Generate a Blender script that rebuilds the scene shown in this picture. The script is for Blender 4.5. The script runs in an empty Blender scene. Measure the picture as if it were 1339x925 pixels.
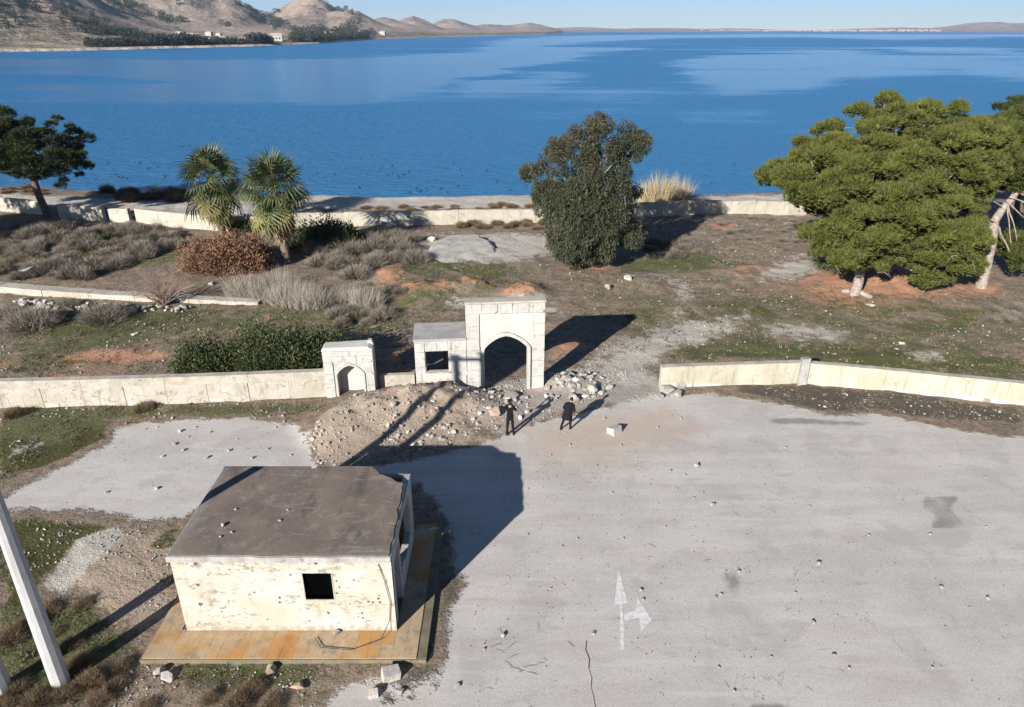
import bpy, bmesh, math, random
import numpy as np
from mathutils import Vector, Matrix, Quaternion, geometry

# ------------------------------------------------------------------ camera, world, sun, exposure
scene = bpy.context.scene
COL = scene.collection
CAM_H = 18.5
FPX = 930.0                                   # focal length in photo pixels (1339 x 925)
PITCH = math.atan((462.5 - 39.0) / FPX)
cam_d = bpy.data.cameras.new('camera')
cam = bpy.data.objects.new('camera', cam_d)
COL.objects.link(cam)
cam.location = (0, 0, CAM_H)
cam.rotation_euler = (math.pi / 2 - PITCH, 0, 0)
cam_d.sensor_fit = 'HORIZONTAL'
cam_d.sensor_width = 36.0
cam_d.lens = 36.0 * FPX / 1339.0
cam_d.clip_start = 0.5
cam_d.clip_end = 60000.0
scene.camera = cam

SUN_EL = math.radians(22.3)
SUN_AZ = math.atan(0.635)                      # shadows run this far right of straight ahead
world = bpy.data.worlds.new('World')
scene.world = world
world.use_nodes = True
wn = world.node_tree
for n in list(wn.nodes):
    wn.nodes.remove(n)
wo = wn.nodes.new('ShaderNodeOutputWorld')
wb = wn.nodes.new('ShaderNodeBackground')
ws = wn.nodes.new('ShaderNodeTexSky')
ws.sky_type = 'NISHITA'
ws.sun_disc = False
ws.sun_elevation = SUN_EL
ws.sun_rotation = math.pi + SUN_AZ
ws.altitude = 0.0
ws.air_density = 0.75
ws.dust_density = 0.0
ws.ozone_density = 5.0
wb.inputs['Strength'].default_value = 0.05
wn.links.new(ws.outputs[0], wb.inputs[0])
wn.links.new(wb.outputs[0], wo.inputs[0])

sun_d = bpy.data.lights.new('sun', 'SUN')
sun_d.energy = 5.0
sun_d.angle = math.radians(0.53)
sun_d.color = (1.0, 0.965, 0.91)
sun = bpy.data.objects.new('sun', sun_d)
COL.objects.link(sun)
SUN_DIR = Vector((math.sin(SUN_AZ) * math.cos(SUN_EL), math.cos(SUN_AZ) * math.cos(SUN_EL), -math.sin(SUN_EL)))
sun.rotation_euler = SUN_DIR.to_track_quat('-Z', 'Y').to_euler()
sun.location = (-20, -30, 30)

scene.view_settings.view_transform = 'Standard'
scene.view_settings.look = 'None'
scene.view_settings.gamma = 1.0
scene.view_settings.exposure = 1.22
scene.view_settings.use_curve_mapping = False
scene.render.engine = 'CYCLES'
scene.cycles.use_denoising = True
scene.cycles.max_bounces = 6
scene.cycles.transparent_max_bounces = 8
scene.cycles.volume_bounces = 0

# ------------------------------------------------------------------ helpers
R = random.Random(11)
rng = np.random.default_rng(11)
WATER_Z = -0.7
HAZE_D = 5.5e-5


def P(px, py, z=0.0):
    """ground point (at height z) seen at a photo pixel"""
    u = (px - 669.5) / FPX
    v = -(py - 462.5) / FPX
    c, s = math.cos(PITCH), math.sin(PITCH)
    d = (u, c + v * s, -s + v * c)
    t = (z - CAM_H) / d[2]
    return (d[0] * t, d[1] * t, z)


def Q(px, py, Y):
    """point on the vertical plane y = Y seen at a photo pixel"""
    u = (px - 669.5) / FPX
    v = -(py - 462.5) / FPX
    c, s = math.cos(PITCH), math.sin(PITCH)
    t = Y / (c + v * s)
    return (u * t, Y, CAM_H + (-s + v * c) * t)


def _hash(ix, iy, seed):
    h = (ix.astype(np.int64) * 374761393 + iy.astype(np.int64) * 668265263 + seed * 1442695041) & 0x7fffffff
    h = ((h ^ (h >> 13)) * 1274126177) & 0x7fffffff
    return ((h ^ (h >> 16)) & 0xffff) / 65535.0


def vnoise(x, y, seed=0):
    x = np.asarray(x, float); y = np.asarray(y, float)
    ix = np.floor(x); iy = np.floor(y)
    fx = x - ix; fy = y - iy
    fx = fx * fx * (3 - 2 * fx); fy = fy * fy * (3 - 2 * fy)
    a = _hash(ix, iy, seed); b = _hash(ix + 1, iy, seed)
    c = _hash(ix, iy + 1, seed); d = _hash(ix + 1, iy + 1, seed)
    return (a * (1 - fx) + b * fx) * (1 - fy) + (c * (1 - fx) + d * fx) * fy


def fbm(x, y, seed=0, octv=4):
    s = 0; a = 0.5; t = 0
    for o in range(octv):
        s = s + a * vnoise(x * 2 ** o, y * 2 ** o, seed + o * 17); t += a; a *= 0.5
    return s / t


def sstep(a, b, x):
    t = np.clip((np.asarray(x, float) - a) / (b - a), 0, 1)
    return t * t * (3 - 2 * t)


def poly_sd(poly, x, y):
    """signed distance to polygon, positive inside"""
    poly = np.asarray(poly, float)
    n = len(poly)
    inside = np.zeros(x.shape, bool)
    dmin = np.full(x.shape, 1e9)
    for i in range(n):
        x0, y0 = poly[i]; x1, y1 = poly[(i + 1) % n]
        ex, ey = x1 - x0, y1 - y0
        L = ex * ex + ey * ey + 1e-12
        t = np.clip(((x - x0) * ex + (y - y0) * ey) / L, 0, 1)
        d = (x - x0 - t * ex) ** 2 + (y - y0 - t * ey) ** 2
        dmin = np.minimum(dmin, d)
        if y0 != y1:
            cond = ((y0 > y) != (y1 > y)) & (x < (x1 - x0) * (y - y0) / (y1 - y0) + x0)
            inside ^= cond
    d = np.sqrt(dmin)
    return np.where(inside, d, -d)


def gpoly(pts):
    return [P(a, b)[:2] for a, b in pts]


def mesh_np(name, V, F, attrs=None, smooth=False):
    """mesh from numpy arrays; F is an (m,3) or (m,4) array or a list of such arrays"""
    if not isinstance(F, list):
        F = [F]
    me = bpy.data.meshes.new(name)
    V = np.asarray(V, np.float32)
    me.vertices.add(len(V))
    me.vertices.foreach_set('co', V.ravel())
    loops = np.concatenate([f.ravel() for f in F]).astype(np.int32)
    tot = np.concatenate([np.full(len(f), f.shape[1]) for f in F]).astype(np.int32)
    start = np.concatenate([[0], np.cumsum(tot)[:-1]]).astype(np.int32)
    me.loops.add(len(loops))
    me.loops.foreach_set('vertex_index', loops)
    me.polygons.add(len(tot))
    me.polygons.foreach_set('loop_start', start)
    me.polygons.foreach_set('loop_total', tot)
    if smooth:
        me.polygons.foreach_set('use_smooth', np.ones(len(tot), bool))
    me.update(calc_edges=True)
    if attrs:
        for k, a in attrs.items():
            at = me.attributes.new(k, 'FLOAT', 'POINT')
            at.data.foreach_set('value', np.asarray(a, np.float32))
    return me


def obj(name, me, mat=None, parent=None):
    o = bpy.data.objects.new(name, me)
    COL.objects.link(o)
    if mat is not None and me is not None and len(me.materials) == 0:
        me.materials.append(mat)
    if parent is not None:
        o.parent = parent
    return o


def tag(o, label, cat, group=None):
    o['label'] = label
    o['category'] = cat
    if group:
        o['group'] = group
    return o


def kind(o, k):
    o['kind'] = k
    return o


def empty(name, loc, label, cat, group=None, rz=0.0):
    o = bpy.data.objects.new(name, None)
    o.empty_display_size = 0.3
    COL.objects.link(o)
    o.location = loc
    o.rotation_euler = (0, 0, rz)
    return tag(o, label, cat, group)


class MB:
    """collects simple solids into one mesh"""
    def __init__(self):
        self.v = []; self.f = []

    def add(self, verts, faces):
        b = len(self.v)
        self.v += [tuple(p) for p in verts]
        self.f += [tuple(b + i for i in f) for f in faces]

    def box(self, c, s, rz=0.0):
        cx, cy, cz = c; sx, sy, sz = s[0] / 2, s[1] / 2, s[2] / 2
        ca, sa = math.cos(rz), math.sin(rz)
        vs = []
        for z in (-sz, sz):
            for x, y in ((-sx, -sy), (sx, -sy), (sx, sy), (-sx, sy)):
                vs.append((cx + x * ca - y * sa, cy + x * sa + y * ca, cz + z))
        self.add(vs, [(3, 2, 1, 0), (4, 5, 6, 7), (0, 1, 5, 4), (1, 2, 6, 5), (2, 3, 7, 6), (3, 0, 4, 7)])

    def tube(self, pts, rad, n=7, cap=True):
        pts = [Vector(p) for p in pts]
        rings = []
        ref = Vector((0.31, 0.87, 0.38))
        for i, p in enumerate(pts):
            d = (pts[min(i + 1, len(pts) - 1)] - pts[max(i - 1, 0)]).normalized()
            a = d.cross(ref)
            if a.length < 0.05:
                a = d.cross(Vector((1, 0, 0)))
            a.normalize(); b = d.cross(a)
            r = rad[i] if isinstance(rad, (list, tuple)) else rad
            rings.append([p + (a * math.cos(2 * math.pi * k / n) + b * math.sin(2 * math.pi * k / n)) * r for k in range(n)])
        vs = [q for rg in rings for q in rg]
        fs = []
        for i in range(len(pts) - 1):
            for k in range(n):
                fs.append((i * n + k, i * n + (k + 1) % n, (i + 1) * n + (k + 1) % n, (i + 1) * n + k))
        if cap:
            fs.append(tuple(range(n - 1, -1, -1)))
            fs.append(tuple((len(pts) - 1) * n + k for k in range(n)))
        self.add(vs, fs)

    def prism(self, outer, holes, y0, y1, xf=None):
        """extrude a polygon in (x, z) with holes from y0 to y1"""
        polys = [outer] + list(holes)
        tris = geometry.tessellate_polygon([[Vector((a, b, 0)) for a, b in p] for p in polys])
        flat = [q for p in polys for q in p]
        n = len(flat)
        vs = [(a, y0, b) for a, b in flat] + [(a, y1, b) for a, b in flat]
        fs = []
        for t in tris:
            a, b, c = (flat[i] for i in t)
            ar = (b[0] - a[0]) * (c[1] - a[1]) - (b[1] - a[1]) * (c[0] - a[0])
            if ar < 0:
                t = (t[0], t[2], t[1])
            fs.append((t[0], t[1], t[2]))
            fs.append((n + t[2], n + t[1], n + t[0]))
        base = 0
        for pi, p in enumerate(polys):
            m = len(p)
            area = sum(p[i][0] * p[(i + 1) % m][1] - p[(i + 1) % m][0] * p[i][1] for i in range(m))
            ccw = area > 0
            if pi > 0:
                ccw = not ccw
            for i in range(m):
                a, b = base + i, base + (i + 1) % m
                fs.append((b, a, n + a, n + b) if ccw else (a, b, n + b, n + a))
            base += m
        if xf:
            vs = [xf(v) for v in vs]
        self.add(vs, fs)

    def mesh(self, name, smooth=False):
        me = bpy.data.meshes.new(name)
        me.from_pydata(self.v, [], self.f)
        if smooth:
            me.polygons.foreach_set('use_smooth', np.ones(len(me.polygons), bool))
        me.update()
        return me

    def build(self, name, mat, parent=None, smooth=False):
        return obj(name, self.mesh(name, smooth), mat, parent)


# ------------------------------------------------------------------ material helpers
def new_mat(name):
    m = bpy.data.materials.new(name)
    m.use_nodes = True
    nt = m.node_tree
    b = nt.nodes['Principled BSDF']
    b.inputs['Roughness'].default_value = 0.95
    b.inputs['Specular IOR Level'].default_value = 0.2
    return m, nt, b


def setin(nt, sock, v):
    if isinstance(v, bpy.types.NodeSocket):
        nt.links.new(v, sock)
    elif isinstance(v, (tuple, list)) and len(v) == 3 and sock.type == 'RGBA':
        sock.default_value = (*v, 1)
    else:
        sock.default_value = v


def mixc(nt, fac, a, b, mode='MIX'):
    n = nt.nodes.new('ShaderNodeMix')
    n.data_type = 'RGBA'; n.blend_type = mode; n.clamp_factor = True
    setin(nt, n.inputs[0], fac); setin(nt, n.inputs[6], a); setin(nt, n.inputs[7], b)
    return n.outputs[2]


def mth(nt, op, a, b=0.0, c=None):
    n = nt.nodes.new('ShaderNodeMath'); n.operation = op
    setin(nt, n.inputs[0], a); setin(nt, n.inputs[1], b)
    if c is not None:
        setin(nt, n.inputs[2], c)
    return n.outputs[0]


def ramp(nt, v, lo, hi, a=0.0, b=1.0):
    n = nt.nodes.new('ShaderNodeMapRange'); n.interpolation_type = 'SMOOTHSTEP'
    setin(nt, n.inputs[0], v)
    n.inputs[1].default_value = lo; n.inputs[2].default_value = hi
    n.inputs[3].default_value = a; n.inputs[4].default_value = b
    return n.outputs[0]


def wpos(nt, scale=(1, 1, 1), obj_space=False):
    if obj_space:
        g = nt.nodes.new('ShaderNodeTexCoord').outputs['Object']
    else:
        g = nt.nodes.new('ShaderNodeNewGeometry').outputs['Position']
    if tuple(scale) == (1, 1, 1):
        return g
    m = nt.nodes.new('ShaderNodeMapping')
    m.inputs['Scale'].default_value = scale
    nt.links.new(g, m.inputs[0])
    return m.outputs[0]


def noise(nt, vec, scale, detail=4.0, rough=0.55, dist=0.0):
    n = nt.nodes.new('ShaderNodeTexNoise')
    n.inputs['Scale'].default_value = scale; n.inputs['Detail'].default_value = detail
    n.inputs['Roughness'].default_value = rough; n.inputs['Distortion'].default_value = dist
    nt.links.new(vec, n.inputs['Vector'])
    return n.outputs[0]


def voro(nt, vec, scale, feature='F1', rand=1.0):
    n = nt.nodes.new('ShaderNodeTexVoronoi'); n.feature = feature
    n.inputs['Scale'].default_value = scale
    n.inputs['Randomness'].default_value = rand
    nt.links.new(vec, n.inputs['Vector'])
    return n


def attr(nt, name):
    n = nt.nodes.new('ShaderNodeAttribute'); n.attribute_name = name
    return n.outputs['Fac']


def bump(nt, bsdf, h, strength=0.5, dist=0.02):
    n = nt.nodes.new('ShaderNodeBump')
    n.inputs['Strength'].default_value = strength; n.inputs['Distance'].default_value = dist
    nt.links.new(h, n.inputs['Height']); nt.links.new(n.outputs[0], bsdf.inputs['Normal'])
    return n


def stone_mat(name, c1, c2, dirt=(0.12, 0.10, 0.08), dirt_amt=0.5, scale=1.0, spots=0.0, obj_space=False, streak=0.0, cracks=0.0, bump_s=0.6):
    """weathered plaster, concrete or stone"""
    m, nt, b = new_mat(name)
    w = wpos(nt, obj_space=obj_space)
    col = mixc(nt, ramp(nt, noise(nt, w, 0.9 * scale, 5), 0.35, 0.65), c1, c2)
    d = noise(nt, w, 2.2 * scale, 8, 0.68)
    col = mixc(nt, ramp(nt, d, 0.70 - 0.18 * dirt_amt, 0.86 - 0.2 * dirt_amt, 0, 0.75), col, dirt)
    fine = noise(nt, w, 26 * scale, 3, 0.6)
    col = mixc(nt, ramp(nt, fine, 0.3, 0.75, 0.0, 0.3), col, dirt)
    if streak:
        ws_ = wpos(nt, (3.0, 3.0, 0.35), obj_space)
        col = mixc(nt, ramp(nt, noise(nt, ws_, 1.6 * scale, 5, 0.6), 0.52, 0.75, 0, streak), col, dirt)
    h = mth(nt, 'ADD', mth(nt, 'MULTIPLY', d, 1.5), fine)
    if cracks:
        wob = nt.nodes.new('ShaderNodeVectorMath'); wob.operation = 'ADD'
        nz = nt.nodes.new('ShaderNodeTexNoise'); nz.inputs['Scale'].default_value = 2.5
        nt.links.new(w, nz.inputs['Vector'])
        nt.links.new(w, wob.inputs[0]); nt.links.new(nz.outputs['Color'], wob.inputs[1])
        v = voro(nt, wob.outputs[0], 1.05 * scale, 'DISTANCE_TO_EDGE').outputs['Distance']
        cr = ramp(nt, v, 0.0, 0.022, cracks, 0.0)
        cr = mth(nt, 'MULTIPLY', cr, ramp(nt, noise(nt, w, 1.1 * scale, 2), 0.42, 0.58))
        col = mixc(nt, cr, col, (dirt[0] * .5, dirt[1] * .5, dirt[2] * .5))
        h = mth(nt, 'SUBTRACT', h, mth(nt, 'MULTIPLY', cr, 1.5))
    nt.links.new(col, b.inputs['Base Color'])
    bump(nt, b, h, bump_s, 0.03)
    return m


def leaf_mat(name, c1, c2, tip=None, rough=0.6, trans=0.25):
    m, nt, b = new_mat(name)
    t = attr(nt, 'tint')
    oi = nt.nodes.new('ShaderNodeObjectInfo')
    t = mth(nt, 'ADD', mth(nt, 'MULTIPLY', t, .8), mth(nt, 'MULTIPLY', mth(nt, 'SUBTRACT', oi.outputs['Random'], .35), .5))
    col = mixc(nt, t, c1, c2)
    if tip is not None:
        col = mixc(nt, attr(nt, 'tip'), col, tip)
    w = wpos(nt)
    col = mixc(nt, ramp(nt, noise(nt, w, 0.7, 3), 0.35, 0.7, 0, 0.45), col, c2)
    nt.links.new(col, b.inputs['Base Color'])
    b.inputs['Roughness'].default_value = rough
    tr = nt.nodes.new('ShaderNodeBsdfTranslucent')
    nt.links.new(col, tr.inputs[0])
    ms = nt.nodes.new('ShaderNodeMixShader'); ms.inputs[0].default_value = trans
    nt.links.new(b.outputs[0], ms.inputs[1]); nt.links.new(tr.outputs[0], ms.inputs[2])
    nt.links.new(ms.outputs[0], nt.nodes['Material Output'].inputs[0])
    return m


def plain_mat(name, c1, c2=None, rough=0.9, scale=6.0, obj_space=True):
    m, nt, b = new_mat(name)
    c2 = c2 or tuple(x * 0.7 for x in c1)
    w = wpos(nt, obj_space=obj_space)
    n = noise(nt, w, scale, 4)
    nt.links.new(mixc(nt, ramp(nt, n, 0.35, 0.65), c1, c2), b.inputs['Base Color'])
    b.inputs['Roughness'].default_value = rough
    bump(nt, b, n, 0.4, 0.02)
    return m

# ------------------------------------------------------------------ terrain
PAVE = gpoly([(-40, 662), (2, 648), (45, 622), (95, 598), (132, 578), (142, 560), (190, 550), (240, 546), (330, 544), (395, 552), (415, 580),
              (435, 612), (480, 606), (560, 592), (640, 572), (700, 550), (780, 530), (850, 514), (930, 511), (1000, 522),
              (1060, 533), (1100, 540), (1140, 537), (1200, 549), (1270, 563), (1339, 570), (1500, 585), (1900, 700), (1900, 1100), (1300, 1500), (500, 1500),
              (405, 960), (415, 905), (450, 880), (556, 874), (570, 860), (572, 800), (582, 782), (592, 768), (580, 735), (576, 700), (572, 672), (540, 640),
              (300, 640), (242, 684), (190, 688), (140, 684), (90, 676), (30, 674), (-40, 676)])
SHORE = [(-600, 130), (-200, 112), (-90, 97), (-66, 94), (-40, 90), (-20, 88.5), (0, 89), (20, 90), (32, 90.5), (60, 95), (100, 102), (250, 130), (600, 170)]


def shore_y(x):
    return np.interp(x, [a for a, _ in SHORE], [b for _, b in SHORE]) + 1.2 * (fbm(x * 0.12, x * 0 + 3, 5) - 0.5)


MOUNDS = [(-6.6, 33.2, 2.5, 2.0, 0.95), (-3.6, 34.3, 1.9, 1.7, 0.75), (-9.0, 31.2, 1.7, 1.8, 0.45), (-1.6, 33.6, 1.4, 1.2, 0.30),
          (3.0, 36.6, 1.6, 0.9, 0.40), (-5.0, 37.5, 2.5, 1.2, 0.4)]
for (a, b, w, hh) in ((512, 362, 1.5, .45), (560, 382, 2.4, .5), (625, 379, 1.7, .55), (685, 386, 1.8, .7), (600, 376, 1.3, .35), (540, 385, 1.5, .3),
                      (850, 372, 2.2, .35), (1150, 362, 3.0, .5)):
    q = P(a, b)
    MOUNDS.append((q[0], q[1], w, w * 1.1, hh))


def pave_mask(x, y):
    sd = poly_sd(PAVE, x, y)
    return sd


def height(x, y):
    x = np.asarray(x, float); y = np.asarray(y, float)
    d = y - shore_y(x)
    z = -1.15 * sstep(-2.2, 2.4, d) - 1.6 * sstep(2, 30, d)
    sd = pave_mask(x, y)
    rough = sstep(0.0, 2.5, -sd)
    z = z + rough * ((fbm(x * 0.13, y * 0.13, 21) - 0.5) * 0.5 * sstep(36, 46, y) + (fbm(x * 0.9, y * 0.9, 33) - 0.5) * 0.22 * sstep(-9, -4, -d - 0 * d))
    m = 0
    lump = 0.55 + 0.55 * fbm(x * 1.3, y * 1.3, 8, 3) + .5 * fbm(x * 3.1, y * 3.1, 18, 3)
    for (cx, cy, sx, sy, hh) in MOUNDS:
        k = np.exp(-((x - cx) / sx) ** 2 - ((y - cy) / sy) ** 2)
        m = m + hh * k * lump
    m = m * (1 - sstep(-0.3, 1.2, sd))
    # plinth of the guard house stands on level ground
    flat = sstep(0, 1.5, np.maximum(np.abs(x + 7.3) - 5.2, np.abs(y - 20.2) - 4.2))
    return (z * flat) + m * flat


def hz(x, y):
    return float(height(np.array([x]), np.array([y]))[0])


def G(px, py):
    """point on the terrain seen at a pixel"""
    z = 0.0
    for _ in range(6):
        p = P(px, py, z)
        z = hz(p[0], p[1])
    return P(px, py, z)


# region masks (kind, outline in photo pixels put on the ground, feather in metres, strength)
REG = [
    ('red', [(485, 353), (525, 350), (530, 368), (500, 372)], .8, 1), ('red', [(485, 373), (560, 370), (590, 374), (585, 388), (540, 390), (490, 380)], .8, 1),
    ('red', [(605, 362), (630, 362), (650, 376), (640, 384), (605, 382)], .8, 1), ('red', [(665, 372), (700, 370), (710, 380), (690, 396), (655, 393)], .8, 1),
    ('red', [(60, 470), (120, 455), (200, 455), (240, 462), (180, 478), (110, 478), (70, 476)], 1.2, .8), ('red', [(60, 490), (130, 483), (120, 500), (70, 503)], 1, .7), ('red', [(0, 470), (25, 477), (0, 486)], 1, .8),
    ('red', [(340, 410), (380, 413), (370, 422), (340, 420)], .8, .8), ('red', [(485, 460), (520, 455), (520, 470), (490, 472)], .8, .8),
    ('red', [(740, 335), (805, 335), (820, 350), (760, 356), (735, 350)], 2, .7), ('red', [(1045, 350), (1120, 350), (1260, 350), (1300, 365), (1310, 380), (1230, 395), (1120, 410), (1040, 395)], 4, .75),
    ('red', [(1265, 372), (1305, 372), (1305, 382), (1265, 382)], .6, 1), ('red', [(940, 340), (1040, 345), (1040, 362), (960, 366)], 2, .5), ('red', [(925, 294), (960, 294), (960, 302), (925, 302)], 1, .7),
    ('red', [(720, 445), (765, 440), (770, 455), (720, 470)], 1, .7), ('red', [(1050, 440), (1070, 440), (1070, 450), (1050, 450)], 1, .5), ('red', [(1060, 362), (1160, 360), (1180, 395), (1070, 400)], 3, .8),
    ('pale', [(550, 318), (640, 306), (720, 308), (735, 330), (690, 340), (640, 345), (560, 342)], 2, .8), ('pale', [(390, 254), (700, 252), (700, 272), (400, 274)], 1.2, 1.0),
    ('pale', [(700, 256), (900, 258), (1060, 254), (1060, 280), (950, 281), (830, 275)], 1.2, .95), ('pale', [(0, 255), (200, 262), (400, 262), (400, 285), (260, 282), (120, 272), (0, 268)], 1.5, .75),
    ('pale', [(985, 352), (1060, 330), (1085, 345), (1060, 362), (1000, 366)], 1.5, .6), ('pale', [(830, 362), (875, 360), (890, 380), (885, 410), (850, 440), (790, 470), (760, 500), (860, 505), (850, 470), (960, 430), (980, 410), (920, 420), (880, 420), (905, 390), (890, 365)], 1.5, .8),
    ('pale', [(1000, 425), (1050, 420), (1110, 435), (1090, 445), (1020, 440)], 1.5, .75), ('pale', [(1190, 460), (1230, 458), (1235, 472), (1195, 474)], .8, .6), ('pale', [(590, 395), (730, 390), (735, 410), (600, 412)], 2, .5),
    ('pale', [(60, 765), (100, 705), (150, 690), (165, 700), (110, 745), (80, 775)], .35, 1.0), ('pale', [(20, 585), (60, 575), (50, 590), (20, 600)], .4, .6),
    ('gravel', [(600, 520), (640, 505), (760, 480), (850, 490), (895, 510), (870, 525), (800, 530), (740, 540), (660, 560), (600, 560)], 1.2, 1), ('gravel', [(740, 500), (800, 440), (880, 430), (870, 470), (860, 500)], 2, .7),
    ('tan', [(400, 600), (420, 560), (470, 520), (560, 520), (560, 560), (480, 600), (440, 612)], 1, 1), ('tan', [(560, 525), (640, 520), (640, 580), (520, 600), (480, 590)], 1.2, .6),
    ('tan', [(690, 565), (780, 545), (870, 530), (900, 545), (860, 580), (780, 600), (700, 600)], 2.0, 1.15), ('tan', [(790, 575), (900, 545), (930, 560), (880, 590), (820, 600)], 1.2, .9),
    ('tan', [(560, 590), (700, 560), (860, 540), (960, 560), (900, 620), (760, 650), (680, 640)], 3.0, .6), ('dark', [(0, 540), (220, 530), (420, 528), (240, 545), (140, 560), (0, 630)], 1.0, .38), ('tan', [(165, 660), (240, 610), (300, 575), (400, 560), (400, 580), (250, 650), (180, 680)], .6, .25), ('tan', [(150, 690), (230, 690), (225, 800), (150, 830), (110, 800), (100, 760)], 1, .8),
    ('tan', [(1040, 750), (1250, 770), (1339, 800), (1339, 830), (1200, 800), (1040, 770)], 1, .3), ('tan', [(820, 700), (1000, 690), (1060, 770), (900, 800), (830, 760)], 1.5, .3),
    ('tan', [(120, 895), (200, 880), (250, 890), (300, 925), (100, 940)], .8, .6),
    ('grass', [(760, 400), (1000, 372), (1339, 392), (1339, 497), (1047, 470), (870, 474), (800, 440)], 4, .40), ('grass', [(0, 400), (430, 400), (520, 345), (700, 350), (700, 400), (450, 440), (250, 470), (0, 500)], 4, .40),
    ('grass', [(30, 410), (110, 405), (170, 400), (260, 405), (250, 425), (150, 440), (40, 440)], 2, .8), ('grass', [(0, 300), (120, 300), (220, 300), (240, 340), (100, 365), (0, 360)], 4, .7),
    ('grass', [(160, 395), (420, 400), (440, 425), (230, 445), (0, 500), (0, 440)], 4, .55), ('grass', [(540, 340), (660, 345), (660, 370), (520, 355)], 2, .7),
    ('grass', [(360, 385), (520, 395), (520, 430), (430, 440), (400, 420)], 3, .6), ('grass', [(800, 335), (900, 330), (980, 345), (900, 358), (810, 358)], 2, .7), ('grass', [(940, 400), (1000, 395), (1020, 412), (960, 415)], 1.5, .9),
    ('grass', [(870, 455), (1000, 440), (1150, 450), (1339, 470), (1339, 498), (1150, 486), (1047, 470), (880, 472)], 2.5, .8), ('grass', [(1100, 460), (1270, 470), (1339, 490), (1200, 492), (1100, 480)], 1.5, .7),
    ('grass', [(780, 400), (870, 395), (870, 415), (800, 420)], 2, .5), ('grass', [(1210, 400), (1300, 400), (1310, 420), (1230, 425)], 2, .6), ('grass', [(760, 385), (1000, 380), (1020, 440), (800, 410)], 3, .45),
    ('grass', [(0, 535), (100, 530), (220, 530), (420, 528), (420, 545), (240, 542), (140, 555), (130, 575), (60, 605), (0, 635)], .8, .7), ('moss', [(0, 575), (90, 575), (130, 560), (140, 572), (60, 610), (0, 625)], .5, 1),
    ('moss', [(20, 676), (130, 684), (150, 688), (100, 715), (60, 755), (30, 790), (0, 800), (0, 700)], .6, .9), ('moss', [(200, 690), (240, 685), (230, 720), (190, 720)], .5, .6), ('grass', [(60, 790), (120, 780), (150, 830), (180, 850), (90, 925), (0, 925), (0, 780)], .8, .85),
    ('grass', [(230, 870), (400, 872), (410, 890), (330, 905), (250, 895)], .4, .9), ('grass', [(800, 580), (800, 580), (800, 580)], .5, 0),
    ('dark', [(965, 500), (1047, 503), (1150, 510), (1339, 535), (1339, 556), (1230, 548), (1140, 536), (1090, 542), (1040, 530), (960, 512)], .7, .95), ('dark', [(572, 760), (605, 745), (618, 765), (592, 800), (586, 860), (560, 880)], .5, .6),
    ('dark', [(130, 248), (245, 250), (245, 270), (150, 272)], 1.5, .7), ('dark', [(110, 860), (190, 820), (200, 870), (420, 880), (420, 925), (90, 925)], .6, .5),
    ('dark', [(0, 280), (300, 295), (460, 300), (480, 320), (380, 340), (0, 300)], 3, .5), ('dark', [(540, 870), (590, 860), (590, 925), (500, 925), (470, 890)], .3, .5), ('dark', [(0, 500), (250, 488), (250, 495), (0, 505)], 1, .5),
    ('dark', [(160, 480), (250, 450), (250, 495), (120, 500)], 1.5, .5),
]
# stains with an outline of their own on the paving
STAIN = [([(1205, 648), (1255, 650), (1245, 662), (1262, 690), (1215, 692), (1222, 672), (1206, 670)], .12, .8), ([(943, 748), (965, 745), (975, 765), (960, 778), (946, 772)], .3, .75),
         ([(1003, 549), (1040, 546), (1140, 553), (1130, 558), (1060, 556), (1005, 554)], .25, .9), ([(640, 840), (670, 835), (668, 870), (650, 875)], .3, .35), ([(835, 712), (860, 712), (860, 722), (838, 722)], .2, .5),
         ([(980, 921), (1030, 921), (1030, 935), (975, 935)], .08, 1.0), ([(650, 915), (690, 908), (700, 925), (650, 925)], .1, .4), ([(1070, 745), (1150, 760), (1200, 775), (1120, 770)], .3, .35)]
KINDS_M = ('red', 'pale', 'gravel', 'tan', 'grass', 'moss', 'dark')


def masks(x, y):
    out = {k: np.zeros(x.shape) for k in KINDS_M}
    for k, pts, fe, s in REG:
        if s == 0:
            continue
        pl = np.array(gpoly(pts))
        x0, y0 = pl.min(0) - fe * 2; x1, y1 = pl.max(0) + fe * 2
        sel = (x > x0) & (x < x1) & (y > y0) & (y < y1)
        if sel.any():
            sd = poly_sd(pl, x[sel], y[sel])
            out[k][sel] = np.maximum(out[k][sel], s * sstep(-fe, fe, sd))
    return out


def lattice():
    fx = np.arange(-64, 64.01, 0.25)
    ext = [66, 70, 78, 92, 115, 150, 200, 280, 400, 600]
    gx = np.concatenate([[-e for e in reversed(ext)], fx, ext])
    fy = np.arange(9, 97.01, 0.25)
    lo = [-500, -250, -120, -60, -30, -15, -6, 0, 4, 7]
    hi = [98, 100, 104, 110, 120, 140, 180, 240]
    return gx, np.concatenate([lo, fy, hi])


gx, gy = lattice()
XX, YY = np.meshgrid(gx, gy)
xs, ys = XX.ravel(), YY.ravel()
zs = height(xs, ys)
nx, ny = len(gx), len(gy)
ii = (np.arange(ny - 1)[:, None] * nx + np.arange(nx - 1)[None, :]).ravel()
FQ = np.stack([ii, ii + 1, ii + nx + 1, ii + nx], 1)
MK = masks(xs, ys)
SD = pave_mask(xs, ys)
pave = sstep(-0.35, 1.2, SD)


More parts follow.
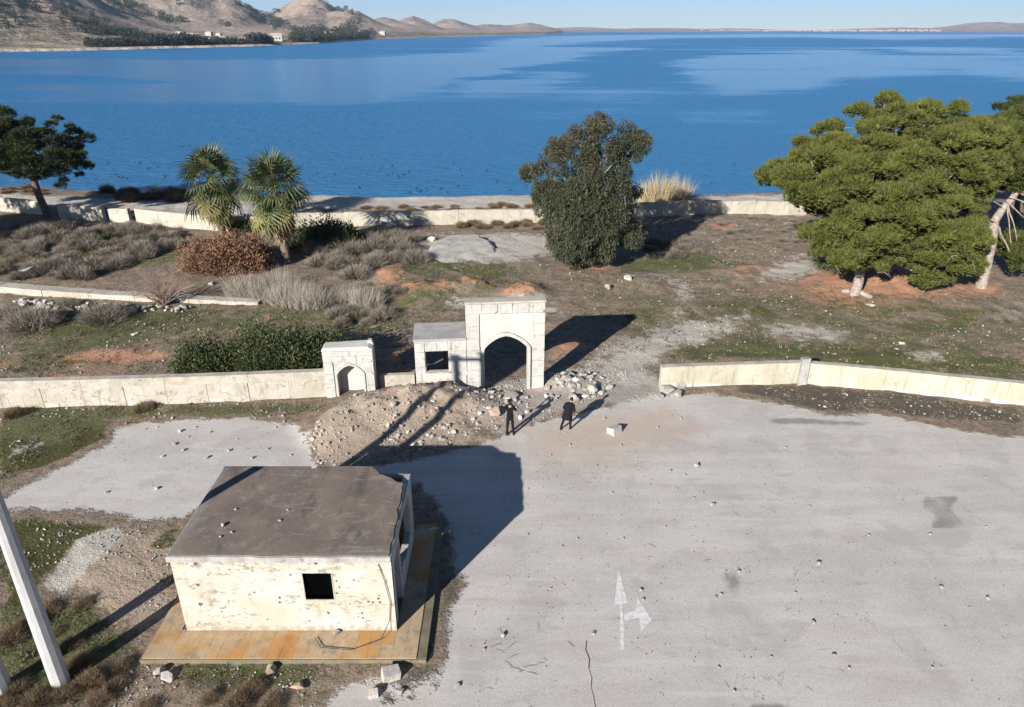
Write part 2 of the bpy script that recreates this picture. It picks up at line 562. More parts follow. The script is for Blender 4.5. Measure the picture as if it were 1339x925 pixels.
def soil_color(nt, w):
    """colour of the open ground from its region attributes"""
    n1 = noise(nt, w, 0.22, 6, 0.6)
    n2 = noise(nt, w, 1.4, 6, 0.65)
    n3 = noise(nt, w, 7.0, 5, 0.65)
    n0 = noise(nt, w, 0.5, 5, 0.6, 0.5)
    brk = mth(nt, 'ADD', mth(nt, 'MULTIPLY', n2, 0.36), mth(nt, 'MULTIPLY', n3, 0.22))
    brk = mth(nt, 'ADD', brk, mth(nt, 'MULTIPLY', n0, 0.42))
    off = mth(nt, 'MULTIPLY', mth(nt, 'SUBTRACT', brk, 0.5), 3.6)

    def m(name, lo=0.35, hi=0.65):
        return ramp(nt, mth(nt, 'ADD', attr(nt, name), off), lo, hi)
    col = mixc(nt, ramp(nt, n1, 0.35, 0.65), (0.205, 0.145, 0.107), (0.165, 0.126, 0.092))
    col = mixc(nt, ramp(nt, n2, 0.45, 0.62, 0, .7), col, (0.245, 0.185, 0.14))
    # thin green growth and dry litter everywhere
    n4 = noise(nt, w, 3.2, 6, 0.7)
    col = mixc(nt, ramp(nt, n4, 0.50, 0.62, 0, .75), col, (0.075, 0.075, 0.035))
    col = mixc(nt, ramp(nt, n4, 0.44, 0.34, 0, .6), col, (0.26, 0.205, 0.16))
    col = mixc(nt, ramp(nt, n3, 0.53, 0.66, 0, .6), col, (0.055, 0.05, 0.03))
    col = mixc(nt, m('gravel'), col, mixc(nt, n3, (0.22, 0.185, 0.15), (0.34, 0.30, 0.26)))
    col = mixc(nt, m('tan'), col, mixc(nt, n2, (0.33, 0.26, 0.20), (0.25, 0.19, 0.14)))
    col = mixc(nt, m('red', .3, .62), col, mixc(nt, n2, (0.31, 0.145, 0.082), (0.38, 0.215, 0.14)))
    col = mixc(nt, m('grass', .26, .58), col, mixc(nt, n2, (0.056, 0.068, 0.020), (0.098, 0.092, 0.042)))
    col = mixc(nt, m('moss', .4, .7), col, mixc(nt, n3, (0.035, 0.036, 0.010), (0.075, 0.07, 0.022)))
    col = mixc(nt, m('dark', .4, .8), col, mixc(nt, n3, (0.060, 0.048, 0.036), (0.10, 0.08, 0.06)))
    col = mixc(nt, m('pale', .22, .62), col, mixc(nt, n3, (0.42, 0.385, 0.335), (0.30, 0.265, 0.22)))
    # grit: pale chips and dark crumbs
    v = voro(nt, w, 6.0)
    chip = mth(nt, 'MULTIPLY', ramp(nt, v.outputs['Distance'], 0.13, 0.19, 1, 0), ramp(nt, n2, 0.42, 0.6))
    sep = nt.nodes.new('ShaderNodeSeparateColor'); nt.links.new(v.outputs['Color'], sep.inputs[0])
    chip = mth(nt, 'MULTIPLY', chip, ramp(nt, sep.outputs[0], 0.55, 0.6))
    col = mixc(nt, mth(nt, 'MULTIPLY', chip, .7), col, (0.38, 0.35, 0.31))
    v2 = voro(nt, w, 17.0)
    sp = nt.nodes.new('ShaderNodeSeparateColor'); nt.links.new(v2.outputs['Color'], sp.inputs[0])
    col = mixc(nt, mth(nt, 'MULTIPLY', ramp(nt, sp.outputs[1], 0.6, 1.0, 0, .5), ramp(nt, v2.outputs['Distance'], .2, .5, 1, 0)), col, (0.035, 0.03, 0.022))
    h = mth(nt, 'ADD', mth(nt, 'MULTIPLY', n3, 0.7), mth(nt, 'MULTIPLY', v2.outputs['Distance'], 0.12))
    h = mth(nt, 'ADD', h, mth(nt, 'MULTIPLY', n2, 1.5))
    return col, h, n1, n2, n3, off


m_ground, nt, b = new_mat('soil_and_sparse_grass')
w = wpos(nt)
c, h, *_ = soil_color(nt, w)
nt.links.new(c, b.inputs['Base Color'])
bump(nt, b, h, 0.8, 0.085)
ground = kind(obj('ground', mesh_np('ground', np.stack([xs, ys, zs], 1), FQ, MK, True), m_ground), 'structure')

# the paved forecourt lies on the ground as a thin worn sheet
cellp = pave.reshape(ny, nx)
cm = np.maximum.reduce([cellp[:-1, :-1], cellp[1:, :-1], cellp[:-1, 1:], cellp[1:, 1:]]).ravel()
keep = (cm > 0.004)
fk = FQ[keep]
used, inv = np.unique(fk, return_inverse=True)
stain = np.zeros(len(used))
for pts, fe, s in STAIN:
    pl = np.array(gpoly(pts))
    stain = np.maximum(stain, s * sstep(-fe, fe, poly_sd(pl, xs[used], ys[used])))
at = {k: MK[k][used] for k in KINDS_M}
at['pave'] = pave[used]
at['stain'] = stain
m_pave, nt, b = new_mat('worn_pale_asphalt')
w = wpos(nt)
c, h, n1, n2, n3, off = soil_color(nt, w)
wstr = wpos(nt, (0.22, 1.0, 1.0))
ns = noise(nt, wstr, 0.9, 5, 0.6)
fine = noise(nt, w, 38.0, 3, 0.7)
asp = mixc(nt, ramp(nt, ns, 0.35, 0.7), (0.46, 0.425, 0.385), (0.385, 0.345, 0.305))
asp = mixc(nt, ramp(nt, n1, 0.42, 0.68, 0, .75), asp, (0.355, 0.33, 0.305))
asp = mixc(nt, ramp(nt, fine, 0.45, 0.7, 0, .6), asp, (0.22, 0.205, 0.195))
asp = mixc(nt, ramp(nt, fine, 0.5, 0.28, 0, .45), asp, (0.52, 0.50, 0.48))
# aggregate, cracks, patches and dust
agg = noise(nt, w, 15.0, 6, 0.85)
asp = mixc(nt, ramp(nt, agg, 0.52, 0.66, 0, .55), asp, (0.24, 0.22, 0.20))
asp = mixc(nt, ramp(nt, agg, 0.46, 0.36, 0, .35), asp, (0.56, 0.53, 0.50))
wobn = nt.nodes.new('ShaderNodeTexNoise'); wobn.inputs['Scale'].default_value = .55; wobn.inputs['Detail'].default_value = 5
nt.links.new(w, wobn.inputs['Vector'])
wv3 = nt.nodes.new('ShaderNodeVectorMath'); wv3.operation = 'MULTIPLY_ADD'; wv3.inputs[1].default_value = (3.2, 3.2, 0)
nt.links.new(wobn.outputs['Color'], wv3.inputs[0]); nt.links.new(w, wv3.inputs[2])
crk = ramp(nt, voro(nt, wv3.outputs[0], .16, 'DISTANCE_TO_EDGE').outputs['Distance'], 0.0, 0.0036, .4, 0)
crk = mth(nt, 'MULTIPLY', crk, ramp(nt, noise(nt, w, .3, 3), .50, .58))
asp = mixc(nt, crk, asp, (0.13, 0.115, 0.10))
asp = mixc(nt, ramp(nt, noise(nt, w, .42, 5, .65, .4), .52, .62, 0, .45), asp, (0.30, 0.275, 0.25))
asp = mixc(nt, ramp(nt, noise(nt, wpos(nt, (.09, 1.3, 1)), 1.0, 5, .65), .55, .70, 0, .35), asp, (0.50, 0.48, 0.455))
tan = ramp(nt, mth(nt, 'ADD', attr(nt, 'tan'), mth(nt, 'MULTIPLY', off, .55)), 0.25, 1.1, 0, .85)
asp = mixc(nt, tan, asp, (0.38, 0.30, 0.24))
asp = mixc(nt, ramp(nt, noise(nt, wstr, 2.4, 6, 0.7), 0.55, 0.72, 0, .55), asp, (0.28, 0.24, 0.20)
                 )
crumb = voro(nt, w, 9.0)
sp = nt.nodes.new('ShaderNodeSeparateColor'); nt.links.new(crumb.outputs['Color'], sp.inputs[0])
ck = mth(nt, 'MULTIPLY', ramp(nt, crumb.outputs['Distance'], 0.10, 0.2, 1, 0), ramp(nt, sp.outputs[0], 0.72, 0.76))
ck = mth(nt, 'MULTIPLY', ck, ramp(nt, n1, 0.40, 0.6))
asp = mixc(nt, mth(nt, 'MULTIPLY', ck, .8), asp, (0.07, 0.06, 0.05))
st = ramp(nt, mth(nt, 'ADD', attr(nt, 'stain'), mth(nt, 'MULTIPLY', off, .7)), 0.3, 0.95, 0, .75)
asp = mixc(nt, st, asp, (0.15, 0.14, 0.13))
pm = ramp(nt, mth(nt, 'ADD', attr(nt, 'pave'), mth(nt, 'MULTIPLY', off, .75)), 0.30, 0.60)
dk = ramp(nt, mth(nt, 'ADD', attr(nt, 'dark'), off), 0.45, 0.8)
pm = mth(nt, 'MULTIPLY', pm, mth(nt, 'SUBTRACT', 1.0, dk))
nt.links.new(mixc(nt, pm, c, asp), b.inputs['Base Color'])
hh = mth(nt, 'ADD', mth(nt, 'MULTIPLY', fine, 0.12), mth(nt, 'MULTIPLY', mth(nt, 'SUBTRACT', 1.0, pm), h))
bump(nt, b, hh, 0.8, 0.075)
plaza = kind(obj('plaza', mesh_np('plaza', np.stack([xs[used], ys[used], zs[used] + 0.012], 1), inv.reshape(-1, 4), at, True), m_pave), 'structure')

# ------------------------------------------------------------------ lake
def dirh(px):
    """horizontal unit direction of a pixel column at the horizon"""
    u = (px - 669.5) / FPX
    k = 1.0 / math.cos(PITCH)
    l = math.hypot(u, k)
    return (u / l, k / l)


m_water, nt, b = new_mat('lake_water')
w = wpos(nt)
wl = wpos(nt, (0.0013, 0.0042, 1))
wl2 = wpos(nt, (0.005, 0.02, 1))
band = mth(nt, 'ADD', mth(nt, 'MULTIPLY', noise(nt, wl, 1.0, 6, 0.6, 1.2), 0.6), mth(nt, 'MULTIPLY', noise(nt, wl2, 1.0, 5, 0.6, 1.0), 0.4))
cat = ramp(nt, mth(nt, 'SUBTRACT', mth(nt, 'ADD', 0.62, mth(nt, 'MULTIPLY', mth(nt, 'SUBTRACT', band, .5), 3.4)), mth(nt, 'MULTIPLY', attr(nt, 'calm'), .75)), 0.05, 0.55)                       # 0 calm, 1 ruffled by wind
b.inputs['Base Color'].default_value = (0.013, 0.126, 0.280, 1)
b.inputs['IOR'].default_value = 1.333
b.inputs['Specular IOR Level'].default_value = 0.5
nt.links.new(ramp(nt, cat, 0, 1, 0.16, 0.32), b.inputs['Roughness'])
wr = wpos(nt, (0.45, 1.5, 1))
rip = mth(nt, 'ADD', noise(nt, wr, 1.0, 5, 0.6, 0.4), mth(nt, 'MULTIPLY', noise(nt, wpos(nt, (0.05, 0.14, 1)), 1.0, 3), 0.8))
bn = bump(nt, b, rip, 0.5, 1.4)
nt.links.new(ramp(nt, cat, 0, 1, 0.25, 1.0), bn.inputs['Strength'])
CALM = [([(-300, 88), (0, 90), (150, 96), (300, 112), (420, 128), (480, 124), (560, 112), (640, 98), (700, 84), (760, 72), (820, 64), (700, 62), (620, 68), (540, 76), (400, 82), (200, 80), (0, 76), (-300, 74)], 1.0),
        ([(870, 84), (900, 100), (960, 120), (1050, 114), (1100, 100), (1250, 92), (1339, 100), (1600, 105), (1600, 72), (1339, 72), (1200, 74), (1090, 68), (960, 72)], .9), ([(640, 54), (760, 47), (1000, 45), (1600, 45), (1600, 49), (1300, 49), (1180, 53), (1060, 49), (900, 50), (760, 56), (700, 62), (640, 64)], 1.0),
        ([(0, 104), (200, 112), (330, 128), (200, 132), (0, 122)], .5), ([(600, 108), (720, 96), (760, 100), (700, 112), (620, 118)], .7), ([(880, 150), (1000, 140), (1010, 152), (900, 165)], .35), ([(1180, 62), (1339, 66), (1339, 70), (1200, 68)], .9), ([(600, 150), (800, 135), (880, 150), (700, 170)], .25)]
wc = np.arange(-900, 2240, 14.0)
wd_ = np.array([dirh(p) for p in wc])
wr_ = np.concatenate([[60, 75], 80 * (14500 / 80) ** np.linspace(0, 1, 210)])
WX = (wd_[:, 0][:, None] * wr_[None]).ravel(); WY = (wd_[:, 1][:, None] * wr_[None]).ravel()
calm = np.zeros(len(WX))
# compare in (bearing, log distance) so that the far streaks keep their outline
lb = np.degrees(np.arctan2(WX, WY)); lr = np.log(np.hypot(WX, WY)) * 12
for pts, s_ in CALM:
    pw_ = [P(a, max(b_, 40.6), WATER_Z) for a, b_ in pts]
    pl = [(math.degrees(math.atan2(q[0], q[1])), math.log(math.hypot(q[0], q[1])) * 12) for q in pw_]
    calm = np.maximum(calm, s_ * sstep(-2.4, 2.0, poly_sd(pl, lb, lr)))
nr_ = len(wr_); nc_ = len(wc)
i_ = (np.arange(nc_ - 1)[:, None] * nr_ + np.arange(nr_ - 1)[None, :]).ravel()
kind(obj('water', mesh_np('water', np.stack([WX, WY, np.full(len(WX), WATER_Z)], 1), np.stack([i_, i_ + nr_, i_ + nr_ + 1, i_ + 1], 1), {'calm': calm}, True), m_water), 'structure')


# ------------------------------------------------------------------ far shore and hills
def zpx(dist, py, px=669.5):
    """height that shows at pixel row py for a column at that ground distance"""
    u = (px - 669.5) / FPX
    v = -(py - 462.5) / FPX
    c, s = math.cos(PITCH), math.sin(PITCH)
    d = (u, c + v * s, -s + v * c)
    return CAM_H + d[2] / math.hypot(d[0], d[1]) * dist


def far_land(name, shore, hills, pxs, depth, seed, mat, nr=130, rough=1.0):
    """shore: [(px, distance)], hills: [(px, dist, half width px, half depth, top row)]"""
    cols = np.array(pxs, float)
    dd = np.array([dirh(p) for p in cols])
    r0 = np.interp(cols, [s[0] for s in shore], [s[1] for s in shore])
    r0 = r0 * (1 + 0.03 * (fbm(cols * 0.03, cols * 0, seed) - 0.5)) + 3 * (fbm(cols * 0.1, cols * 0, seed + 3) - .5)
    t = np.linspace(0, 1, nr) ** 1.6
    RR = r0[:, None] + t[None, :] * depth
    PXg = np.repeat(cols[:, None], nr, 1)
    X = dd[:, 0][:, None] * RR; Y = dd[:, 1][:, None] * RR
    Z = np.zeros_like(RR)
    for (px, dist, wpx, wd, row) in hills:
        top = zpx(dist, row, px)
        k = np.exp(-np.abs((PXg - px + 10 * (fbm(RR * .004, PXg * .02, seed + 2) - .5)) / wpx) ** 1.75 - np.abs((RR - dist) / wd) ** 1.7)
        Z = np.maximum(Z, top * k) + 0.12 * np.minimum(Z, top * k)
    inland = RR - r0[:, None]
    ridg = np.abs(fbm(X * 0.004, Y * 0.004, seed + 5, 5) - 0.5) * 2
    Z = Z * (0.80 + rough * (0.28 - 0.62 * ridg)) * (1 + .35 * rough * (fbm(X * .012, Y * .012, seed + 6, 4) - .5)) + 5 * (fbm(X * 0.02, Y * 0.02, seed + 9) - 0.5) * sstep(50, 400, inland)
    Z = Z * sstep(0, 330, inland) + 2.6 * sstep(0, 22, inland) + 7 * sstep(40, 260, inland) + WATER_Z - 0.5
    V = np.stack([X, Y, Z], 2).reshape(-1, 3)
    n = len(cols)
    i = (np.arange(n - 1)[:, None] * nr + np.arange(nr - 1)[None, :]).ravel()
    F = np.stack([i, i + nr, i + nr + 1, i + 1], 1)
    o = kind(obj(name, mesh_np(name, V, F, {'inland': inland.ravel()}, True), mat), 'structure')

    def surf(px, r):
        j = int(np.clip(np.searchsorted(cols, px), 1, n - 1))
        rr = RR[j]; zz = Z[j]
        return (dd[j, 0] * r, dd[j, 1] * r, float(np.interp(r, rr, zz)))
    return o, surf


m_hill, nt, b = new_mat('bare_hillside')
w = wpos(nt)
a1 = noise(nt, w, 0.006, 7, 0.62)
a2 = noise(nt, w, 0.022, 6, 0.65)
a3 = noise(nt, w, 0.10, 5, 0.65)
col = mixc(nt, ramp(nt, a1, 0.35, 0.65), (0.30, 0.23, 0.178), (0.225, 0.175, 0.14))
col = mixc(nt, ramp(nt, a2, 0.50, 0.64, 0, .7), col, (0.37, 0.325, 0.28))
col = mixc(nt, ramp(nt, mth(nt, 'ADD', mth(nt, 'MULTIPLY', a3, .5), mth(nt, 'MULTIPLY', a1, .5)), 0.52, 0.60, 0, .75), col, (0.075, 0.075, 0.055))
inl = attr(nt, 'inland')
fld = mth(nt, 'MULTIPLY', ramp(nt, inl, 25, 45), ramp(nt, inl, 210, 330, 1, 0))
col = mixc(nt, mth(nt, 'MULTIPLY', fld, ramp(nt, noise(nt, wpos(nt, (.01, .03, 1)), 1.0, 3), .4, .6)), col, (0.10, 0.10, 0.055))
col = mixc(nt, ramp(nt, inl, 12, 26, 1, 0), col, (0.40, 0.33, 0.26))
nt.links.new(col, b.inputs['Base Color'])
bump(nt, b, mth(nt, 'ADD', a2, a3), 0.8, 8.0)

HILLS = [(-160, 1250, 190, 330, -95), (40, 1500, 120, 330, -40), (-60, 2300, 260, 500, -75), (215, 2500, 115, 480, -30), (305, 2300, 45, 350, 6), (400, 2700, 62, 430, 4), (455, 2500, 50, 330, 17),
         (500, 3300, 50, 300, 27), (541, 4300, 30, 330, 22), (590, 4600, 34, 350, 28.5), (640, 4900, 45, 350, 33), (690, 5000, 34, 360, 31.5)]
hills_o, hsurf = far_land('hills', [(-420, 820), (-200, 830), (0, 870), (100, 880), (250, 960), (330, 1020), (415, 1200), (480, 1600), (560, 2100), (650, 2700), (715, 3600), (735, 4600)],
                          HILLS, np.arange(-420, 736, 2.5), 3600, 41, m_hill, 150, 1.0)
FARH = [(760, 10200, 60, 500, 36.5), (860, 10500, 90, 500, 37.5), (960, 10800, 60, 500, 38), (1290, 9600, 70, 500, 29.5), (1400, 9600, 120, 500, 27), (1180, 10500, 90, 600, 37)]
far_o, fsurf = far_land('far_shore', [(690, 9300), (900, 9000), (1150, 8700), (1300, 7800), (1700, 7000)], FARH, np.arange(690, 1700, 3.0), 2600, 77, m_hill, 60, 0.6)

# ------------------------------------------------------------------ materials of the built things
M_wallw = stone_mat('weathered_whitewash', (0.42, 0.385, 0.325), (0.35, 0.315, 0.25), (0.15, 0.125, 0.09), 0.75, 1.0, streak=0.5, cracks=0.6)
M_gate = stone_mat('pale_gate_plaster', (0.44, 0.42, 0.385), (0.38, 0.36, 0.33), (0.15, 0.14, 0.12), 0.75, 1.6, streak=0.5, cracks=0.45)
M_gatew = stone_mat('whitewashed_panel', (0.47, 0.445, 0.40), (0.42, 0.395, 0.35), (0.20, 0.18, 0.15), 0.55, 1.6, streak=0.3)
M_concrete = stone_mat('grey_concrete', (0.36, 0.345, 0.32), (0.28, 0.265, 0.25), (0.10, 0.09, 0.08), 0.7, 1.5)
M_coping = stone_mat('wall_coping', (0.42, 0.38, 0.31), (0.32, 0.29, 0.24), (0.13, 0.11, 0.09), 0.8, 1.8)
M_block = stone_mat('dark_block_core', (0.15, 0.125, 0.10), (0.10, 0.085, 0.07), (0.05, 0.04, 0.035), 0.6, 3.0)
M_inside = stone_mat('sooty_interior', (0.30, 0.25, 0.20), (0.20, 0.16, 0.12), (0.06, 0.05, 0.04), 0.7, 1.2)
M_stone = stone_mat('limestone_rubble', (0.36, 0.335, 0.30), (0.27, 0.245, 0.215), (0.13, 0.115, 0.10), 0.5, 4.0, obj_space=True)
M_tanstone = stone_mat('tan_stone', (0.42, 0.31, 0.22), (0.34, 0.25, 0.18), (0.16, 0.12, 0.09), 0.5, 4.0, obj_space=True)
M_whitestone = stone_mat('white_stone', (0.48, 0.45, 0.405), (0.37, 0.345, 0.30), (0.18, 0.16, 0.135), 0.5, 4.0, obj_space=True)

M_wallr = stone_mat('yellowed_whitewash', (0.43, 0.395, 0.325), (0.36, 0.325, 0.245), (0.17, 0.145, 0.095), 0.7, 0.9, streak=0.55, cracks=0.12)
M_slab = stone_mat('pale_broken_concrete', (0.40, 0.375, 0.33), (0.29, 0.265, 0.235), (0.13, 0.115, 0.10), 0.75, 1.2)
M_edge = stone_mat('mossy_concrete_edge', (0.20, 0.165, 0.11), (0.14, 0.12, 0.08), (0.06, 0.055, 0.035), 0.7, 2.0)
# front wall plaster: cream limewash worn off in courses
m, nt, b = new_mat('cream_plaster')
w = wpos(nt)
n1 = noise(nt, w, 0.8, 5); n2 = noise(nt, w, 3.2, 8, 0.7)
col = mixc(nt, ramp(nt, n1, 0.35, 0.65), (0.395, 0.375, 0.33), (0.355, 0.32, 0.25))
br = nt.nodes.new('ShaderNodeTexBrick')
mp = nt.nodes.new('ShaderNodeMapping'); mp.inputs['Rotation'].default_value = (math.pi / 2, 0, 0)
nt.links.new(w, mp.inputs[0]); nt.links.new(mp.outputs[0], br.inputs['Vector'])
br.inputs['Scale'].default_value = 1.0; br.inputs['Brick Width'].default_value = 0.42; br.inputs['Row Height'].default_value = 0.21
br.inputs['Mortar Size'].default_value = 0.014; br.inputs['Color1'].default_value = (1, 1, 1, 1); br.inputs['Color2'].default_value = (1, 1, 1, 1); br.inputs['Mortar'].default_value = (0, 0, 0, 1)
mor = mth(nt, 'SUBTRACT', 1.0, br.outputs['Color'])
vis = ramp(nt, noise(nt, w, 1.1, 5, 0.6), 0.54, 0.64)
col = mixc(nt, mth(nt, 'MULTIPLY', mth(nt, 'MULTIPLY', mor, vis), .3), col, (0.22, 0.18, 0.13))
wst = wpos(nt, (1.3, 1.3, 2.6))
col = mixc(nt, mth(nt, 'MULTIPLY', ramp(nt, noise(nt, wst, 2.1, 9, .78), 0.53, 0.60, 0, .9), ramp(nt, noise(nt, w, .6, 3), .40, .50)), col, (0.19, 0.168, 0.138))
col = mixc(nt, ramp(nt, n2, 0.60, 0.70, 0, .85), col, (0.15, 0.13, 0.105))
wsv = wpos(nt, (2.6, 2.6, .5))
col = mixc(nt, ramp(nt, noise(nt, wsv, 1.5, 6, .65), .55, .72, 0, .5), col, (0.24, 0.20, 0.145))
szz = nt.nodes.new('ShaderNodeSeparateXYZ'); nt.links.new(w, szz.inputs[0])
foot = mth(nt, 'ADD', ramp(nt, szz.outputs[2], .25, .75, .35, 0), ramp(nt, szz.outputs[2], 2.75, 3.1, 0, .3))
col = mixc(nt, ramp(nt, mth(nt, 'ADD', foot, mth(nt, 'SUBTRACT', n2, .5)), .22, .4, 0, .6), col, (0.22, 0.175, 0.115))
nt.links.new(col, b.inputs['Base Color'])
bump(nt, b, mth(nt, 'SUBTRACT', n2, mth(nt, 'MULTIPLY', mth(nt, 'MULTIPLY', mor, vis), .5)), 0.5, 0.03)
M_plaster = m

# flat roof: brown bituminous skin worn to grey
m, nt, b = new_mat('brown_roof_skin')
w = wpos(nt)
n1 = noise(nt, w, 0.55, 6, .6); n2 = noise(nt, w, 2.5, 7, .7); n3 = noise(nt, w, 30, 3)
col = mixc(nt, ramp(nt, n1, 0.38, 0.62), (0.128, 0.102, 0.084), (0.168, 0.128, 0.102))
col = mixc(nt, ramp(nt, n2, 0.50, 0.70, 0, .75), col, (0.225, 0.195, 0.165))
col = mixc(nt, ramp(nt, noise(nt, wpos(nt, (1, .35, 1)), 1.3, 6, .65), 0.52, 0.66, 0, .6), col, (0.06, 0.05, 0.043))
col = mixc(nt, ramp(nt, noise(nt, wpos(nt, (.5, 2.2, 1)), 1.4, 6, .7, .6), 0.56, 0.68, 0, .5), col, (0.28, 0.24, 0.20))
sx = nt.nodes.new('ShaderNodeSeparateXYZ'); nt.links.new(w, sx.inputs[0])
edge = mth(nt, 'ADD', ramp(nt, sx.outputs[0], -10.95, -10.2, .8, 0), ramp(nt, sx.outputs[1], 17.7, 18.25, .8, 0))
col = mixc(nt, ramp(nt, mth(nt, 'ADD', edge, mth(nt, 'SUBTRACT', n2, .5)), .3, .9, 0, .75), col, (0.20, 0.185, 0.165))
col = mixc(nt, ramp(nt, n3, .5, .75, 0, .35), col, (0.05, 0.042, 0.036))
nt.links.new(col, b.inputs['Base Color'])
bump(nt, b, mth(nt, 'ADD', n2, n3), 0.4, 0.03)
M_roof = m

# apron tiles: cream cement tiles with rusty stains and fine grooves
m, nt, b = new_mat('stained_tiles')
w = wpos(nt)
n1 = noise(nt, w, 0.75, 4, .5); n2 = noise(nt, w, 3.5, 7, .7)
col = mixc(nt, ramp(nt, n2, .35, .65), (0.40, 0.30, 0.185), (0.34, 0.245, 0.145))
col = mixc(nt, ramp(nt, n1, 0.46, 0.62, 0, .85), col, (0.40, 0.195, 0.050))
col = mixc(nt, ramp(nt, noise(nt, wpos(nt, (1.2, .8, 1)), .7, 3), 0.56, 0.68, 0, .7), col, (0.30, 0.13, 0.045))
col = mixc(nt, ramp(nt, noise(nt, w, 1.9, 8, .75), 0.53, 0.63, 0, .8), col, (0.22, 0.18, 0.14))
wv_ = nt.nodes.new('ShaderNodeTexChecker'); wv_.inputs['Scale'].default_value = 16
nt.links.new(w, wv_.inputs[0])
col = mixc(nt, mth(nt, 'MULTIPLY', wv_.outputs['Fac'], .12), col, (0.12, 0.08, 0.05))
gi = nt.nodes.new('ShaderNodeObjectInfo')
col = mixc(nt, mth(nt, 'MULTIPLY', gi.outputs['Random'], .14), col, (0.15, 0.115, 0.08))
nt.links.new(col, b.inputs['Base Color'])
bump(nt, b, n2, 0.4, 0.02)
M_tile = m
M_steel = plain_mat('dull_galvanised_steel', (0.30, 0.30, 0.30), (0.22, 0.22, 0.22), 0.6)
M_pole = stone_mat('pale_concrete_pole', (0.42, 0.415, 0.40), (0.35, 0.345, 0.335), (0.20, 0.19, 0.18), 0.35, 1.3, streak=0.35, bump_s=.25)
M_cable = plain_mat('black_cable', (0.03, 0.03, 0.03))


def jag(a, b, n, amp, seed, nrm):
    """points from a to b (b left out), displaced along nrm by noise"""
    out = []
    for i in range(n):
        t = i / n
        k = (float(fbm(np.array([t * n * .31]), np.array([seed * 3.7]), seed)[0]) - .5) * 2 * amp if i else 0
        out.append((a[0] + (b[0] - a[0]) * t + nrm[0] * k, a[1] + (b[1] - a[1]) * t + nrm[1] * k))
    return out


# ------------------------------------------------------------------ guard house
HX0, HX1, HY0, HY1, HZ0, HZ1 = -10.85, -3.87, 17.82, 22.75, 0.2, 3.12
house = empty('guard_house', (-7.36, 20.3, 0), 'derelict flat-roofed cream guard house with one square front window and broken roof corner', 'house')


def adopt(o, par):
    """parent a mesh built in world coordinates under a moved empty"""
    o.parent = par
    o.matrix_parent_inverse = Matrix.Translation(par.location).inverted() if par.rotation_euler.z == 0 else (Matrix.Translation(par.location) @ par.rotation_euler.to_matrix().to_4x4()).inverted()
    return o


WIN = Q(395, 750, HY0)[0], Q(437, 783, HY0)[0], Q(415, 784, HY0)[2], Q(415, 750, HY0)[2]
WX0, WX1, WZ0, WZ1 = WIN
hole = [(WX0, WZ0), (WX1, WZ0), (WX1, WZ1), (WX0, WZ1)]


mb = MB()
mb.prism([(HX0, HZ0), (HX1, HZ0), (HX1, HZ1), (HX0, HZ1)], [hole], HY0 + .022, HY0 + .25)
adopt(mb.build('block_wall', M_block), house)
# plaster skin with shell and bullet holes
holes = [[(x + (0.0), z) for x, z in hole]]
spots = [(259, 765, 5), (262, 790, 7), (366, 782, 4), (366, 788, 4), (370, 789, 3), (375, 786, 2), (413, 737, 6), (430, 802, 4), (427, 801, 4), (380, 752, 3), (463, 759, 3), (444, 768, 3), (441, 776, 3),
         (482, 787, 4), (485, 790, 4), (488, 788, 4), (493, 789, 4), (495, 783, 4), (497, 788, 4), (491, 783, 3), (479, 789, 3), (500, 786, 3), (496, 779, 3), (474, 802, 3), (368, 735, 4), (256, 737, 6),
         (350, 810, 2.5), (333, 775, 2.5), (331, 747, 2), (440, 760, 2.5), (469, 760, 2), (262, 767, 4), (475, 808, 2.5), (300, 745, 2), (405, 812, 2), (290, 800, 2.5), (272, 752, 2), (505, 760, 2), (458, 790, 2)]
cent = []
for (px, py, r) in spots:
    x, _, z = Q(px, py, HY0)
    rr = r / 930 * 21.5 * .5 + .012
    if any((x - a) ** 2 + (z - c_) ** 2 < (rr + d + .02) ** 2 for a, c_, d in cent) or (WX0 - .12 < x < WX1 + .12 and WZ0 - .12 < z < WZ1 + .12):
        continue
    cent.append((x, z, rr))
    n = 8
    holes.append([(x + math.cos(2 * math.pi * k / n) * rr * R.uniform(.65, 1.1), z + math.sin(2 * math.pi * k / n) * rr * R.uniform(.65, 1.1)) for k in range(n)])
mb = MB()
mb.prism([(HX0 - .02, HZ0)] + [(HX1 + .02, HZ0), (HX1 + .02, HZ1)] + jag((HX1, HZ1), (HX0, HZ1), 24, .03, 4, (0, -1))[1:] + [(HX0 - .02, HZ1)], holes, HY0, HY0 + .02)
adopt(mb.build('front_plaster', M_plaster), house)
mb = MB()   # window reveal
for (x0, z0, x1, z1) in ((WX0, WZ0 - .05, WX1, WZ0), (WX0 - .04, WZ0 - .05, WX0, WZ1), (WX1, WZ0 - .05, WX1 + .04, WZ1)):
    mb.box(((x0 + x1) / 2, HY0 + .12, (z0 + z1) / 2), (x1 - x0, .262, z1 - z0))
adopt(mb.build('window_reveal', M_coping), house)


def side_xf(x):
    return lambda v: (x + v[1], v[0], v[2])


